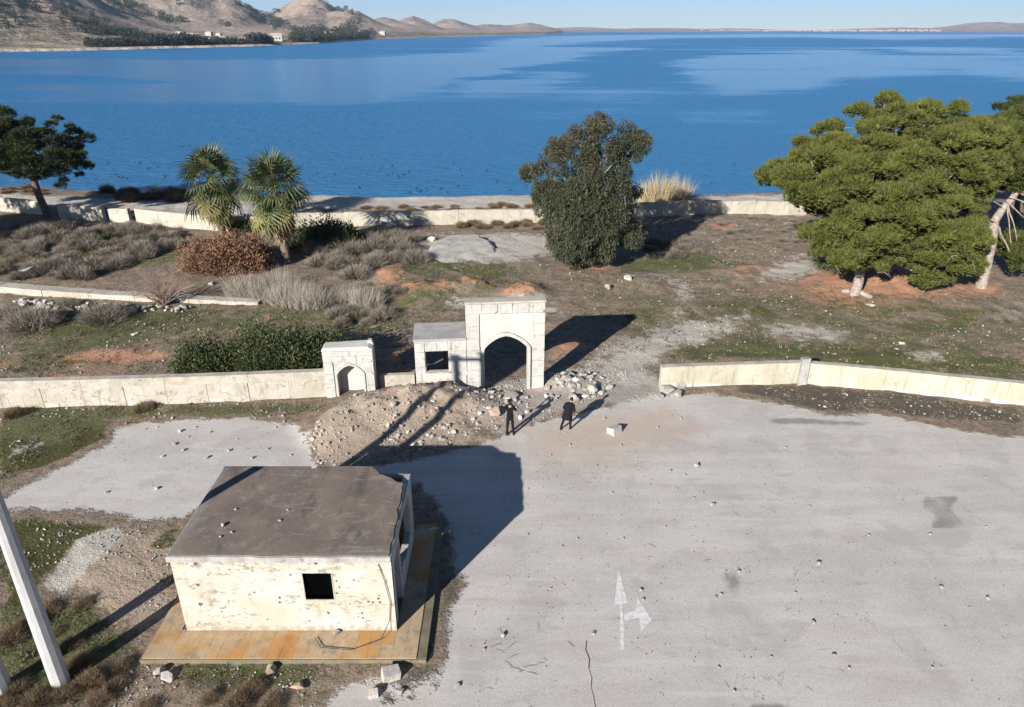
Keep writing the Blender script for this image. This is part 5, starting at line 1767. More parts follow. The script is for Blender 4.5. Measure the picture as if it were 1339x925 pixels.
# ------------------------------------------------------------------ ground cover that nobody could count
def cover(name, label, polys, dens, mat, hmin, hmax, W, kindname='grass', lean=.8, lim=40000):
    P_ = []
    for pts, k in polys:
        pl = np.array(gpoly(pts)); x0, y0 = pl.min(0); x1, y1 = pl.max(0)
        n = int(min(lim, (x1 - x0) * (y1 - y0) * dens * k))
        x = rng.uniform(x0, x1, n); y = rng.uniform(y0, y1, n)
        ok = (poly_sd(pl, x, y) > -.2) & (fbm(x * .8, y * .8, 61, 4) > .50)
        P_.append(np.stack([x[ok], y[ok]], 1))
    p = np.concatenate(P_)
    sd = pave_mask(p[:, 0], p[:, 1]); p = p[sd < .1]
    z = height(p[:, 0], p[:, 1]) - .01
    p = np.column_stack([p, z])
    p = np.repeat(p, 4, 0) + rng.normal(size=(len(p) * 4, 3)) * np.array((W * 1.5, W * 1.5, 0))
    n = len(p)
    d = norm(np.array((0, 0, 1.0)) + lean * rng.normal(size=(n, 3)) * np.array((1, 1, .2)))
    V, F, T = blades(p, d, rng.uniform(hmin, hmax, n), W, np.repeat(rng.random(n // 4), 4))
    o = kind(obj(name, mesh_np(name, V, F, {'tint': T}), mat), 'stuff')
    return tag(o, label, kindname)


GR = [(pts, s) for k, pts, fe, s in REG if k in ('grass',) and s > 0]
cover('field_grass', 'short green grass growing in patches across the field', GR, 10, M_grass, .06, .22, .05)
cover('field_weeds', 'sparse green weeds dotted over the bare field', [([(0, 380), (420, 395), (540, 350), (720, 350), (720, 470), (500, 500), (0, 505)], 1), ([(740, 345), (1339, 385), (1339, 497), (1047, 470), (870, 475), (760, 470)], 1), ([(830, 295), (1040, 285), (1050, 350), (850, 350)], 1)], 2.2, M_grass, .08, .26, .06, 'weeds', 1.0, 9000)
cover('dry_stubble', 'dry grey-brown stubble covering the open field', [([(0, 300), (540, 300), (560, 350), (720, 350), (720, 470), (500, 500), (0, 505)], 1), ([(740, 340), (1339, 380), (1339, 495), (1047, 470), (870, 475), (760, 470)], .8), ([(830, 300), (1040, 285), (1050, 350), (850, 350)], 1)], 6, M_straw, .06, .26, .035, 'dry grass', 1.0, 20000)
cover('near_grass', 'fresh green grass by the poles and the apron', [([(60, 780), (125, 775), (160, 825), (185, 850), (150, 880), (90, 925), (0, 925), (0, 690), (30, 680)], 1), ([(225, 871), (415, 873), (415, 895), (250, 900)], 1.2), ([(0, 535), (420, 524), (420, 545), (240, 543), (140, 556), (0, 620)], .6)], 26, M_grassd, .05, .16, .018, 'grass', .8, 16000)
cover('near_straw', 'dry straw and litter on the near verges', [([(60, 780), (125, 775), (160, 825), (185, 850), (150, 880), (90, 925), (0, 925), (0, 690), (30, 680)], 1), ([(100, 870), (415, 873), (415, 925), (90, 925)], 1), ([(0, 535), (420, 524), (420, 545), (240, 543), (140, 556), (0, 620)], .7), ([(965, 502), (1047, 504), (1150, 512), (1339, 537), (1339, 556), (1140, 536), (1040, 530)], .7),
      ([(560, 740), (612, 735), (618, 765), (592, 800), (586, 870), (560, 880)], 1.2), ([(480, 530), (640, 520), (640, 575), (520, 598), (480, 590)], .6)], 45, M_straw, .04, .16, .016, 'dry grass', 1.1, 16000)

# ------------------------------------------------------------------ stones
def rock_mesh(name, mat, seed, n=16, sx=1.0, sy=.8, sz=.6):
    rr = random.Random(seed)
    bm = bmesh.new()
    for _ in range(n):
        v = Vector((rr.gauss(0, 1), rr.gauss(0, 1), rr.gauss(0, 1))).normalized() * rr.uniform(.42, .55)
        bm.verts.new((v.x * sx, v.y * sy, v.z * sz + .2 * sz))
    res = bmesh.ops.convex_hull(bm, input=bm.verts)
    bmesh.ops.delete(bm, geom=list({g for g in res['geom_interior'] if isinstance(g, bmesh.types.BMVert)}), context='VERTS')
    me = bpy.data.meshes.new(name)
    bm.to_mesh(me); bm.free()
    me.materials.append(mat)
    return me


RK = [rock_mesh('stone', M_stone, 100 + k, 15, 1, R.uniform(.7, 1), R.uniform(.5, .8)) for k in range(8)]
RKW = [rock_mesh('stone', M_whitestone, 140 + k, 14, 1, R.uniform(.6, .9), R.uniform(.5, .8)) for k in range(5)]
RKT = [rock_mesh('stone', M_tanstone, 160 + k, 15, 1, .8, .7) for k in range(3)]
SLABS = [rock_mesh('stone', M_stone, 180 + k, 12, 1.1, .8, .3) for k in range(3)]
BLK = []
for k in range(2):
    mb = MB()
    j = lambda: R.uniform(-.06, .06)
    vs = [(sx_ * .5 + j(), sy_ * .38 + j(), sz_ * .5 + .22 + j()) for sz_ in (-.6, .6) for sx_, sy_ in ((-1, -1), (1, -1), (1, 1), (-1, 1))]
    mb.add(vs, [(3, 2, 1, 0), (4, 5, 6, 7), (0, 1, 5, 4), (1, 2, 6, 5), (2, 3, 7, 6), (3, 0, 4, 7)])
    me = mb.mesh('block'); me.materials.append(M_whitestone); BLK.append(me)


def stone(mesh, px, py, size, label, name='boulder', group=None, z=None, sc=(1, 1, 1), cat='stone', tilt=0.15):
    g = G(px, py) if z is None else P(px, py, z)
    o = obj(name, mesh)
    o.location = (g[0], g[1], g[2] + .02)
    o.rotation_euler = (R.uniform(-tilt, tilt), R.uniform(-tilt, tilt), R.uniform(0, 6.28))
    o.scale = (size * sc[0], size * sc[1], size * sc[2])
    return tag(o, label, cat, group)


stone(BLK[0], 511, 886, .52, 'largest white block lying off the apron corner')
stone(BLK[1], 489, 910, .30, 'small white block at the bottom edge, left of the flat one')
stone(RK[1], 524, 906, .28, 'small grey stone right below the largest white block')
stone(RK[2], 598, 898, .22, 'dark small stone at the bottom edge near dry litter')
stone(RKW[0], 219, 888, .52, 'rounded white boulder in grass at the front-left apron corner')
stone(RK[3], 210, 880, .4, 'grey stone behind the rounded white boulder')
stone(RKT[0], 354, 878, .45, 'brown rock against the front edge of the apron')
stone(RKT[1], 390, 900, .55, 'mossy tan rock in the near grass below the apron', sc=(1, .8, .5))
stone(BLK[1], 803, 566, .62, 'white block on the plaza right of the two people')
stone(SLABS[0], 665, 519, 1.35, 'flat grey slab lying in the rubble before the arch', sc=(1, 1, .9), tilt=.25)
stone(RKT[2], 647, 541, .8, 'tan boulder beside the photographing person')
stone(RK[4], 776, 512, .9, 'grey boulder at the right end of the rubble by the gate')
stone(RK[5], 751, 523, .75, 'grey boulder by the head of the walking person')
for k, (px, py, s, lb) in enumerate(((741, 497, .7, 'upper pale rubble block right of the gate pier'), (756, 498, .85, 'largest pale rubble block right of the gate pier'), (762, 491, .6, 'topmost pale rubble block right of the gate'), (733, 502, .55, 'pale rubble block touching the gate pier'),
                                     (748, 507, .6, 'pale rubble block below the heap beside the gate'))):
    stone(RKW[k % 5] if k % 2 else RK[k], px, py, s, lb)
for px, py, s, lb in ((872, 512, .95, 'grey rubble block at the open end of the right wall'), (884, 518, .85, 'second grey rubble block below the end of the right wall'), (889, 506, .8, 'pointed stone leaning on the right wall'), (862, 520, .6, 'small stone left of the right wall end blocks')):
    stone(RK[R.randrange(8)], px, py, s, lb)
stone(RKW[1], 1132, 388, 1.5, 'white boulder at the foot of the big pine', sc=(1, .8, .6))
stone(RK[0], 1106, 383, .8, 'small stone left of the big pine trunk')
stone(RKW[2], 1138, 400, .85, 'flat white stone in front of the big pine boulder', sc=(1, .8, .4))
stone(RKW[3], 40, 358, 1.9, 'pale boulder in the thicket above the ruined wall', sc=(1, .7, .8))
stone(RKW[4], 1179, 450, .45, 'white stone in the grass above the right wall')
stone(RKW[0], 821, 366, .9, 'tan-white stone below the tall tree, right one')
stone(RKT[0], 795, 378, .75, 'tan stone below the tall tree, left one')
stone(RKW[1], 177, 438, .55, 'white stone on the grass left of the dark bush')
stone(RKW[2], 565, 315, 1.0, 'white stone beyond the tilted slab')
stone(RK[6], 277, 372, .8, 'grey stone below the withered bush', sc=(1, 1, .7))
stone(RK[5], 440, 829, .30, 'grey stone lying on the apron against the house', z=.19)
ROOF_Z = 3.378
for px, py, s, lb in ((291, 688, .22, 'largest pale stone on the roof'), (366, 682, .16, 'pale stone near the middle of the roof'), (303, 697, .13, 'small stone right below the largest roof stone'), (308, 667, .12, 'small stone far back on the left half of the roof'),
                      (288, 703, .11, 'tiny pale chip low on the left half of the roof'), (411, 612, .28, 'pale lump on the back edge of the roof'), (376, 668, .09, 'tiny chip in the middle of the roof')):
    stone(RKW[R.randrange(5)], px, py, s, lb, 'roof_stone', z=ROOF_Z)
stone(RKW[3], 565, 697, .75, 'white slab fragment leaning in the house shadow by the apron', 'boulder', sc=(1.2, .45, .8))

# loose stones on the plaza, one by one
pl_st = [(911, 610, .42), (932, 661, .30), (885, 640, .18), (876, 617, .2), (896, 622, .16), (907, 652, .16), (919, 645, .14), (838, 773, .2), (776, 829, .22), (841, 785, .18), (658, 832, .24), (633, 850, .16), (1070, 738, .26), (1063, 815, .24), (1090, 858, .2), (1288, 625, .22),
         (1292, 784, .22), (1058, 663, .16), (966, 748, .2), (936, 782, .18), (943, 778, .16), (1027, 586, .2), (860, 560, .2), (833, 600, .16), (890, 548, .2), (690, 640, .14), (745, 583, .18), (720, 596, .15), (780, 610, .15), (1136, 701, .15), (1216, 699, .2), (1231, 769, .22), (1040, 776, .14), (1136, 640, .14), (755, 705, .14),
         (815, 705, .15), (697, 548, .2), (790, 548, .22), (812, 583, .2), (1008, 860, .16), (940, 873, .14), (1110, 875, .14), (1219, 874, .14), (1290, 690, .16), (800, 645, .15), (870, 690, .15), (720, 770, .14), (735, 715, .12), (690, 700, .12), (960, 905, .14)]
for px, py, s in pl_st:
    stone(R.choice(RK), px, py, s * .85, 'small loose stone scattered on the open plaza', 'loose_stone', 'loose stones on the plaza')
lp = [(165, 555), (190, 562), (205, 560), (225, 548), (236, 565), (246, 572), (228, 582), (255, 560), (275, 566), (300, 590), (330, 600), (350, 588), (380, 596), (395, 580), (360, 560), (310, 575), (270, 600), (240, 590), (205, 640), (140, 645), (212, 598), (396, 570), (372, 552), (404, 590)]
for px, py in lp:
    stone(R.choice(RKW + RK), px, py, R.uniform(.14, .3), 'small loose stone on the paved strip behind the house', 'loose_stone', 'loose stones behind the house')


def many(px_poly, n, smin, smax, label, group, meshes, name='rubble_stone'):
    pl = np.array(gpoly(px_poly)); x0, y0 = pl.min(0); x1, y1 = pl.max(0)
    k = 0; tr = 0
    while k < n and tr < n * 30:
        tr += 1
        x, y = R.uniform(x0, x1), R.uniform(y0, y1)
        if poly_sd(pl, np.array([x]), np.array([y]))[0] < 0:
            continue
        s = smin + (smax - smin) * R.random() ** 2.2
        o = obj(name, R.choice(meshes)); o.location = (x, y, hz(x, y) + .02 * s)
        o.rotation_euler = (R.uniform(-.4, .4), R.uniform(-.4, .4), R.uniform(0, 6.28)); o.scale = (s, s, s)
        tag(o, label, 'stone', group); k += 1


many([(510, 545), (560, 530), (600, 550), (590, 585), (530, 600), (500, 580)], 85, .14, .42, 'broken pale rubble stone lying on the mound before the hut', 'rubble on the mound', RK + RKW)
many([(600, 520), (640, 506), (690, 500), (705, 515), (690, 545), (640, 565), (610, 550)], 90, .12, .42, 'broken rubble stone spread before the arch', 'rubble before the arch', RK + RKW)
many([(715, 495), (780, 488), (800, 505), (790, 520), (720, 525), (705, 515)], 75, .15, .5, 'broken rubble stone in the heap right of the gate', 'rubble right of the gate', RK + RKW)
many([(400, 575), (420, 560), (440, 610), (410, 605)], 40, .15, .35, 'rubble stone at the left foot of the mound', 'rubble at the left foot of the mound', RK + RKW)
many([(20, 392), (120, 398), (200, 400), (250, 402), (250, 408), (180, 408), (120, 408), (20, 402)], 110, .3, .75, 'pale rubble stone along the broken face of the ruined wall', 'rubble of the ruined wall', RKW + RK)

# uncounted grit, chips and litter
def grit(name, label, polys, mat, smin, smax, cat='gravel', pw=2.5):
    Vs, Fs = [], []
    o_ = 0
    base = np.array([(1, 0, 0), (0, .8, 0), (-1, 0, 0), (0, -.8, 0), (0, 0, .7), (0, 0, -.4)])
    fb = np.array([(0, 1, 4), (1, 2, 4), (2, 3, 4), (3, 0, 4), (1, 0, 5), (2, 1, 5), (3, 2, 5), (0, 3, 5)])
    for pts, n in polys:
        pl = np.array(gpoly(pts)); x0, y0 = pl.min(0); x1, y1 = pl.max(0)
        x = rng.uniform(x0, x1, n * 4); y = rng.uniform(y0, y1, n * 4)
        ok = (poly_sd(pl, x, y) > 0) & (fbm(x * .7, y * .7, 71, 3) > R.uniform(.47, .52))
        x, y = x[ok][:n], y[ok][:n]
        m_ = len(x)
        z = height(x, y) + .012
        s = smin + (smax - smin) * rng.random(m_) ** pw
        a = rng.uniform(0, 6.28, m_)
        bv = base[None] * rng.uniform(.6, 1.2, (m_, 6, 1)) * s[:, None, None]
        X = bv[:, :, 0] * np.cos(a)[:, None] - bv[:, :, 1] * np.sin(a)[:, None] + x[:, None]
        Y = bv[:, :, 0] * np.sin(a)[:, None] + bv[:, :, 1] * np.cos(a)[:, None] + y[:, None]
        Z = bv[:, :, 2] + z[:, None]
        Vs.append(np.stack([X, Y, Z], 2).reshape(-1, 3))
        Fs.append((fb[None] + (np.arange(m_) * 6)[:, None, None]).reshape(-1, 3) + o_)
        o_ += m_ * 6
    o = kind(obj(name, mesh_np(name, np.concatenate(Vs), np.concatenate(Fs)), mat), 'stuff')
    return tag(o, label, cat)


M_stone2 = stone_mat('stone_chips', (0.40, 0.375, 0.335), (0.22, 0.20, 0.175), (0.12, 0.105, 0.09), 0.6, 1.5)
grit('stone_chips', 'pale stone chips strewn over mound, verge and field', [([(400, 600), (420, 560), (470, 520), (600, 515), (640, 560), (560, 600), (440, 612)], 700), ([(600, 525), (640, 505), (760, 480), (850, 490), (895, 510), (870, 525), (740, 540), (650, 565)], 3200), ([(635, 508), (692, 500), (690, 520), (640, 525)], 700),
                                ([(740, 500), (800, 440), (880, 430), (870, 470), (860, 500)], 800), ([(965, 502), (1047, 504), (1150, 512), (1339, 537), (1339, 556), (1140, 536), (1040, 530)], 150), ([(0, 535), (420, 524), (420, 545), (140, 556), (0, 620)], 420),
                                ([(740, 350), (1339, 385), (1339, 495), (1047, 470), (870, 475), (760, 460)], 200), ([(100, 400), (430, 400), (500, 440), (250, 470), (0, 500), (0, 430)], 200), ([(540, 330), (700, 320), (700, 360), (540, 355)], 700), ([(440, 440), (540, 420), (545, 500), (490, 500)], 500),
                                ([(20, 676), (220, 690), (225, 800), (0, 800)], 500), ([(180, 870), (420, 875), (420, 925), (100, 925)], 260), ([(400, 255), (1000, 253), (1000, 262), (400, 262)], 900), ([(20, 400), (270, 396), (270, 410), (20, 412)], 300)], M_stone2, .018, .085, pw=3.0)
grit('field_stones', 'small pale stones strewn over the open field', [([(740, 350), (1339, 385), (1339, 495), (1047, 470), (870, 475), (760, 460)], 620), ([(100, 400), (430, 400), (500, 440), (250, 470), (0, 500), (0, 430)], 420), ([(540, 300), (720, 300), (720, 350), (540, 355)], 260), ([(840, 300), (1040, 290), (1040, 350), (850, 350)], 260), ([(400, 600), (420, 560), (470, 520), (600, 515), (640, 560), (560, 600), (440, 612)], 500), ([(960, 502), (1047, 504), (1339, 537), (1339, 556), (1040, 530)], 90), ([(0, 535), (420, 524), (420, 545), (140, 556), (0, 620)], 160)], M_stone2, .03, .15, 'gravel', 3.6)
M_litter = plain_mat('dark_litter', (0.06, 0.045, 0.03), (0.09, 0.07, 0.05))
grit('plaza_crumbs', 'small dark and pale crumbs on the plaza', [([(640, 600), (1000, 560), (1100, 800), (1000, 925), (600, 925), (620, 760)], 1100), ([(1000, 560), (1339, 580), (1339, 925), (1000, 925)], 350), ([(930, 745), (980, 740), (985, 785), (935, 785)], 140), ([(700, 560), (900, 520), (900, 640), (700, 640)], 450),
                                  ([(140, 560), (410, 550), (400, 605), (240, 670), (60, 660)], 350)], M_litter, .008, .04)

# twigs blown onto the plaza
mtw = []
for k in range(4):
    mb = MB()
    pts = limb(mb, (-.5, 0, .02), (.5, R.uniform(-.1, .1), .03), .014, .006, .03, 5, 4, .05)
    limb(mb, pts[3], pts[3] + Vector((.2, .15, .03)), .008, .004, 0, 2, 3, .02)
    if k % 2:
        limb(mb, pts[2], pts[2] + Vector((.25, -.2, .02)), .008, .004, 0, 2, 3, .02)
    me = mb.mesh('twig'); me.materials.append(M_litter); mtw.append(me)
for px, py, s in [(655, 827, .9), (648, 845, .8), (668, 845, 1.0), (672, 858, .8), (665, 868, .7), (676, 875, .9), (695, 880, .7), (706, 868, .8), (712, 862, .5), (650, 890, .6), (640, 900, .5), (704, 820, .7), (746, 842, .7), (660, 765, .7), (665, 755, .6), (705, 720, .6), (837, 690, .5), (795, 740, .5), (852, 713, .7),
                  (1028, 590, .7), (925, 733, .7), (890, 662, .6), (963, 672, .7), (1030, 797, .6), (1100, 877, .5), (950, 895, .6), (1058, 900, .5), (755, 790, .5), (505 + 150, 852, .7), (689, 660, .6), (735, 668, .5), (790, 720, .5), (690, 872, .8), (985, 880, .4)]:
    g = P(px, py, .012)
    o = obj('twig', R.choice(mtw)); o.location = g; o.rotation_euler = (0, 0, R.uniform(0, 6.28)); o.scale = (s * .5,) * 3
    tag(o, 'thin dry twig lying on the plaza paving', 'twig', 'twigs on the plaza')
mb = MB()
cr = [(767, 838), (766, 850), (771, 862), (770, 874), (774, 886), (773, 898), (776, 910), (779, 926), (783, 945)]
pc = [P(a, b_, .0165) for a, b_ in cr]
for a, b_ in zip(pc[:-1], pc[1:]):
    w_ = R.uniform(.008, .02)
    mb.add([(a[0] - w_, a[1], a[2]), (a[0] + w_, a[1], a[2]), (b_[0] + w_, b_[1], b_[2]), (b_[0] - w_, b_[1], b_[2])], [(3, 2, 1, 0)])
mb.build('crack', M_litter, plaza)

# faded straight-or-right arrow painted on the plaza
m, nt, b = new_mat('worn_road_paint')
w = wpos(nt)
nn = noise(nt, w, 5, 7, .7)
nt.links.new(mixc(nt, ramp(nt, nn, .42, .62), (0.56, 0.54, 0.52), (0.43, 0.405, 0.38)), b.inputs['Base Color'])
arrow = MB()
zA = .0185
def flat(pts):
    v = [P(a, b_, zA) for a, b_ in pts]
    arrow.add(v, [tuple(range(len(v) - 1, -1, -1))])
flat([(809, 744), (821, 789), (814, 789), (815.5, 812), (816, 850), (811, 850), (810.5, 790), (803, 792)])
flat([(816.2, 812), (816.2, 802), (831, 799), (834, 782), (852, 810), (839, 826), (835, 808)])
arr = kind(arrow.build('arrow_marking', m), 'thing')
tag(arr, 'faded white straight-and-right arrow painted on the plaza', 'road marking')


# ------------------------------------------------------------------ people
m, nt, b = new_mat('dark_clothes_and_skin')
oc = wpos(nt, obj_space=True)
sz_ = nt.nodes.new('ShaderNodeSeparateXYZ'); nt.links.new(oc, sz_.inputs[0])
cl = mixc(nt, noise(nt, oc, 9, 3), (0.004, 0.004, 0.005), (0.008, 0.008, 0.009))
nt.links.new(mixc(nt, ramp(nt, sz_.outputs[2], 1.515, 1.525), cl, (0.36, 0.21, 0.14)), b.inputs['Base Color'])
M_person = m
M_skin = plain_mat('skin', (0.36, 0.21, 0.14), (0.33, 0.19, 0.125), .6)
M_cloth = plain_mat('black_cloth', (0.004, 0.004, 0.005), (0.008, 0.008, 0.009))
M_hair = plain_mat('dark_hair', (0.015, 0.012, 0.010), (0.02, 0.016, 0.013), .7)
M_shoe = plain_mat('dark_shoes', (0.02, 0.018, 0.016))


def body(parent, joints, edges, radii):
    me = bpy.data.meshes.new('body')
    me.from_pydata(joints, edges, [])
    o = obj('body', me, M_person, parent)
    sk = o.modifiers.new('skin', 'SKIN')
    sk.use_smooth_shade = True
    lay = me.skin_vertices[0].data
    for i, r in enumerate(radii):
        lay[i].radius = r if isinstance(r, tuple) else (r, r)
        lay[i].use_root = (i == 0)
    ss = o.modifiers.new('smooth', 'SUBSURF'); ss.levels = 1; ss.render_levels = 2
    return o


def hand(parent, at_, aim, side):
    mb = MB()
    a = Vector(aim).normalized(); s = a.cross(Vector((0, 0, 1))).normalized(); u = s.cross(a)
    p = Vector(at_)
    mb.tube([p, p + a * .05, p + a * .09], [.03, .042, .036], 8)
    for k in range(4):
        r0 = p + a * .085 + s * (k - 1.5) * .02
        ln = (.062, .075, .07, .055)[k]
        mb.tube([r0, r0 + a * ln * .55 - u * .006, r0 + a * ln * .85 - u * .03], [.0095, .009, .007], 6)
    t0 = p + a * .03 + s * side * .036
    mb.tube([t0, t0 + a * .03 + s * side * .022, t0 + a * .058 + s * side * .02 - u * .012], [.011, .010, .008], 6)
    mb.build('hand', M_skin, parent, True)


def hair(parent, c, tilt=0.0):
    V = []; F = []
    n, r_ = 12, 6
    for i in range(r_ + 1):
        th = math.pi * .62 * i / r_
        for k in range(n):
            ph = 2 * math.pi * k / n
            y = math.sin(th) * math.sin(ph)
            cut = .82 if (y > .35 and i > 3) else 1.0
            V.append((c[0] + .088 * math.sin(th) * math.cos(ph) * cut, c[1] - .012 + .103 * y * cut, c[2] + .118 * math.cos(th)))
    for i in range(r_):
        for k in range(n):
            F.append((i * n + k, i * n + (k + 1) % n, (i + 1) * n + (k + 1) % n, (i + 1) * n + k))
    mb = MB(); mb.add(V, F); mb.build('hair', M_hair, parent, True)


def shoes(parent, feet, ang):
    for (x, y, z), a in zip(feet, ang):
        mb = MB()
        d = Vector((math.sin(a), math.cos(a), 0))
        p = Vector((x, y, z))
        mb.tube([p - d * .09, p - d * .02, p + d * .1, p + d * .18], [.035, .052, .05, .03], 8)
        mb.v = [(vx, vy, max(vz, z - .045)) for vx, vy, vz in mb.v]
        mb.build('shoe', M_shoe, parent, True)


g = G(667, 569)
p1 = empty('person', g, 'person in dark clothes seen from behind, arms raised taking a picture of the gate', 'person', rz=math.radians(6))
J = [(0, 0, .96), (0, .0, 1.12), (0, .01, 1.30), (0, .0, 1.43), (0, .01, 1.51), (0, .035, 1.58), (0, .05, 1.67), (0, .045, 1.735),
     (-.10, 0, .88), (-.125, .015, .50), (-.14, -.015, .10), (.10, 0, .88), (.13, .02, .50), (.16, .0, .10),
     (-.185, 0, 1.425), (-.30, .10, 1.22), (-.125, .29, 1.50), (.185, 0, 1.425), (.31, .09, 1.24), (.12, .29, 1.51), (0, .145, 1.645)]
E_ = [(0, 1), (1, 2), (2, 3), (3, 4), (4, 5), (5, 6), (6, 7), (0, 8), (8, 9), (9, 10), (0, 11), (11, 12), (12, 13), (3, 14), (14, 15), (15, 16), (3, 17), (17, 18), (18, 19), (6, 20)]
body(p1, J, E_, [(.16, .12), (.15, .11), (.175, .12), (.12, .09), .058, .07, (.082, .098), .062, .095, .070, .052, .095, .070, .052, .075, .056, .040, .075, .056, .040, .014])
hair(p1, (0, .045, 1.675))
p1.scale = p1.scale * 1.05
hand(p1, (-.12, .30, 1.51), (.35, .6, .7), 1); hand(p1, (.115, .30, 1.52), (-.35, .6, .7), -1)
shoes(p1, [(-.14, 0, .045), (.165, .02, .045)], [-.15, .2])
cam_o = MB(); cam_o.box((0, .40, 1.625), (.14, .07, .09)); cam_o.tube([(0, .43, 1.62), (0, .51, 1.62)], [.038, .04], 10)
co = cam_o.build('hand_camera', M_cloth)
co.scale = (1.05,) * 3; co.location = g; co.rotation_euler = (0, 0, math.radians(6))
tag(co, 'small black camera held up by the photographing person', 'camera')

g = G(741, 562)
p2 = empty('person', g, 'person in a long black coat stepping towards the gate, leaning right', 'person', rz=math.radians(-28))
J = [(.03, 0, .94), (.05, .02, 1.10), (.08, .05, 1.28), (.105, .07, 1.40), (.125, .10, 1.485), (.135, .125, 1.555), (.145, .15, 1.64), (.145, .145, 1.71),
     (-.08, -.02, .86), (-.16, -.03, .50), (-.25, -.16, .12), (.13, 0, .86), (.15, .08, .50), (.13, .12, .09),
     (-.09, .05, 1.40), (-.20, -.02, 1.15), (-.10, .14, 1.02), (.28, .07, 1.38), (.36, .02, 1.12), (.27, .16, .98), (.145, .245, 1.615)]
body(p2, J, E_, [(.16, .12), (.155, .115), (.18, .125), (.12, .09), .058, .07, (.082, .098), .062, .095, .070, .052, .095, .070, .052, .078, .06, .042, .078, .06, .042, .014])
hair(p2, (.145, .14, 1.645))
p2.scale = p2.scale * 1.05
hand(p2, (-.09, .15, 1.01), (.3, .6, -.5), 1); hand(p2, (.265, .17, .97), (-.2, .6, -.5), -1)
shoes(p2, [(-.25, -.14, .05), (.13, .13, .045)], [-.3, .1])
mb = MB()
rings = [(1.47, .11, .09, .115, .085), (1.42, .20, .13, .105, .075), (1.30, .225, .155, .085, .055), (1.12, .21, .15, .055, .025), (.95, .225, .165, .03, .0), (.78, .25, .185, .01, -.01), (.62, .265, .20, -.005, -.02)]
V, F = [], []
n = 16
for (z, rx, ry, cx_, cy_) in rings:
    for k in range(n):
        a = 2 * math.pi * k / n
        wv2 = 1 + .05 * math.sin(5 * a + z * 9) * (1.5 - z)
        V.append((cx_ + rx * math.cos(a) * wv2, cy_ + ry * math.sin(a) * wv2, z))
for i in range(len(rings) - 1):
    for k in range(n):
        F.append((i * n + k, (i + 1) * n + k, (i + 1) * n + (k + 1) % n, i * n + (k + 1) % n))
mb.add(V, F); mb.build('coat', M_cloth, p2, True)

# ------------------------------------------------------------------ water birds
mb = MB()
mb.tube([(-.2, 0, .02), (-.13, 0, .07), (0, 0, .09), (.12, 0, .08), (.2, 0, .06)], [.03, .09, .115, .09, .04], 8)
mb.tube([(.15, 0, .08), (.2, 0, .2), (.22, 0, .27), (.27, 0, .28), (.33, 0, .265)], [.05, .035, .05, .045, .01], 7)
mb.tube([(-.2, 0, .05), (-.3, 0, .09)], [.04, .01], 5)
bird = mb.mesh('coot', True); bird.materials.append(plain_mat('dark_plumage', (0.02, 0.02, 0.022), (0.03, 0.03, 0.03)))
bpx = [(151, 229), (155, 232), (160, 233), (166, 234), (125, 235), (183, 214), (193, 221), (196, 220), (206, 219), (216, 231), (222, 221), (215, 234), (141, 214), (240, 192), (247, 191), (235, 193), (165, 183), (112, 214), (415, 227), (438, 228), (472, 227), (481, 228), (497, 222), (507, 229), (513, 227), (520, 229), (521, 232),
       (528, 229), (534, 225), (537, 224), (513, 217), (572, 218), (593, 213), (602, 222), (604, 230), (637, 223), (550, 250), (545, 247), (558, 248), (577, 247), (599, 244), (667, 249), (650, 238), (688, 243), (585, 252), (536, 252), (470, 246), (350, 215), (30, 215), (60, 205), (700, 225), (1010, 235), (960, 215), (930, 240)]
for px, py in bpx:
    o = obj('water_bird', bird); q = P(px, py, WATER_Z)
    o.location = (q[0], q[1], WATER_Z - .02); o.rotation_euler = (0, 0, R.uniform(0, 6.28)); s = R.uniform(.65, .95); o.scale = (s, s, s)
    tag(o, 'tiny dark water bird floating on the lake', 'bird', 'water birds on the lake')

# ------------------------------------------------------------------ far woods, houses, town
M_far = leaf_mat('far_tree_foliage', (0.022, 0.030, 0.022), (0.040, 0.048, 0.032), rough=.8, trans=.05)


def wood(name, label, spots_):
    parts = []
    for (x, y, z, h_, wd) in spots_:
        n = int(70 + wd * 6)
        d = unit(n)
        p = np.array((x, y, z + h_ * .52)) + d * np.array((wd, wd, h_ * .5)) * rng.uniform(.5, 1, n)[:, None]
        parts.append(leaves(p, norm(d + .6 * unit(n)), h_ * .22, h_ * .16))
    V, F, T = join(parts)
    return tag(kind(obj(name, mesh_np(name, V, F, {'tint': T}), M_far), 'stuff'), label, 'wood')


def shore_r(px):
    return float(np.interp(px, [0, 100, 250, 330, 415, 480, 560, 650, 715], [870, 880, 960, 1020, 1200, 1600, 2100, 2700, 3600]))


sp2 = []
for k in range(330):
    px = R.uniform(110, 262) if R.random() < .7 else R.uniform(262, 352)
    r = shore_r(px) + R.uniform(38, 75)
    h_ = R.uniform(5, 9) + (4 if 190 < px < 212 or 222 < px < 256 or 320 < px < 346 else 0)
    x, y, z = hsurf(px, r)
    sp2.append((x, y, z - .5, h_, R.uniform(2.5, 5.5)))
wood('shore_wood', 'dark belt of trees along the far left lake shore', sp2)
sp2 = []
for k in range(330):
    t = R.random()
    px = -60 + 250 * t + R.gauss(0, 14)
    r = 1010 + R.uniform(0, 330) * (1.1 - t) + 60 * t
    if vnoise(np.array([px * .05]), np.array([r * .02]), 4)[0] < .3:
        continue
    x, y, z = hsurf(px, r)
    sp2.append((x, y, z - .5, R.uniform(4, 7.5), R.uniform(2, 4)))
wood('hillside_wood', 'dark wooded flank of the near left hill', sp2)
sp2 = []
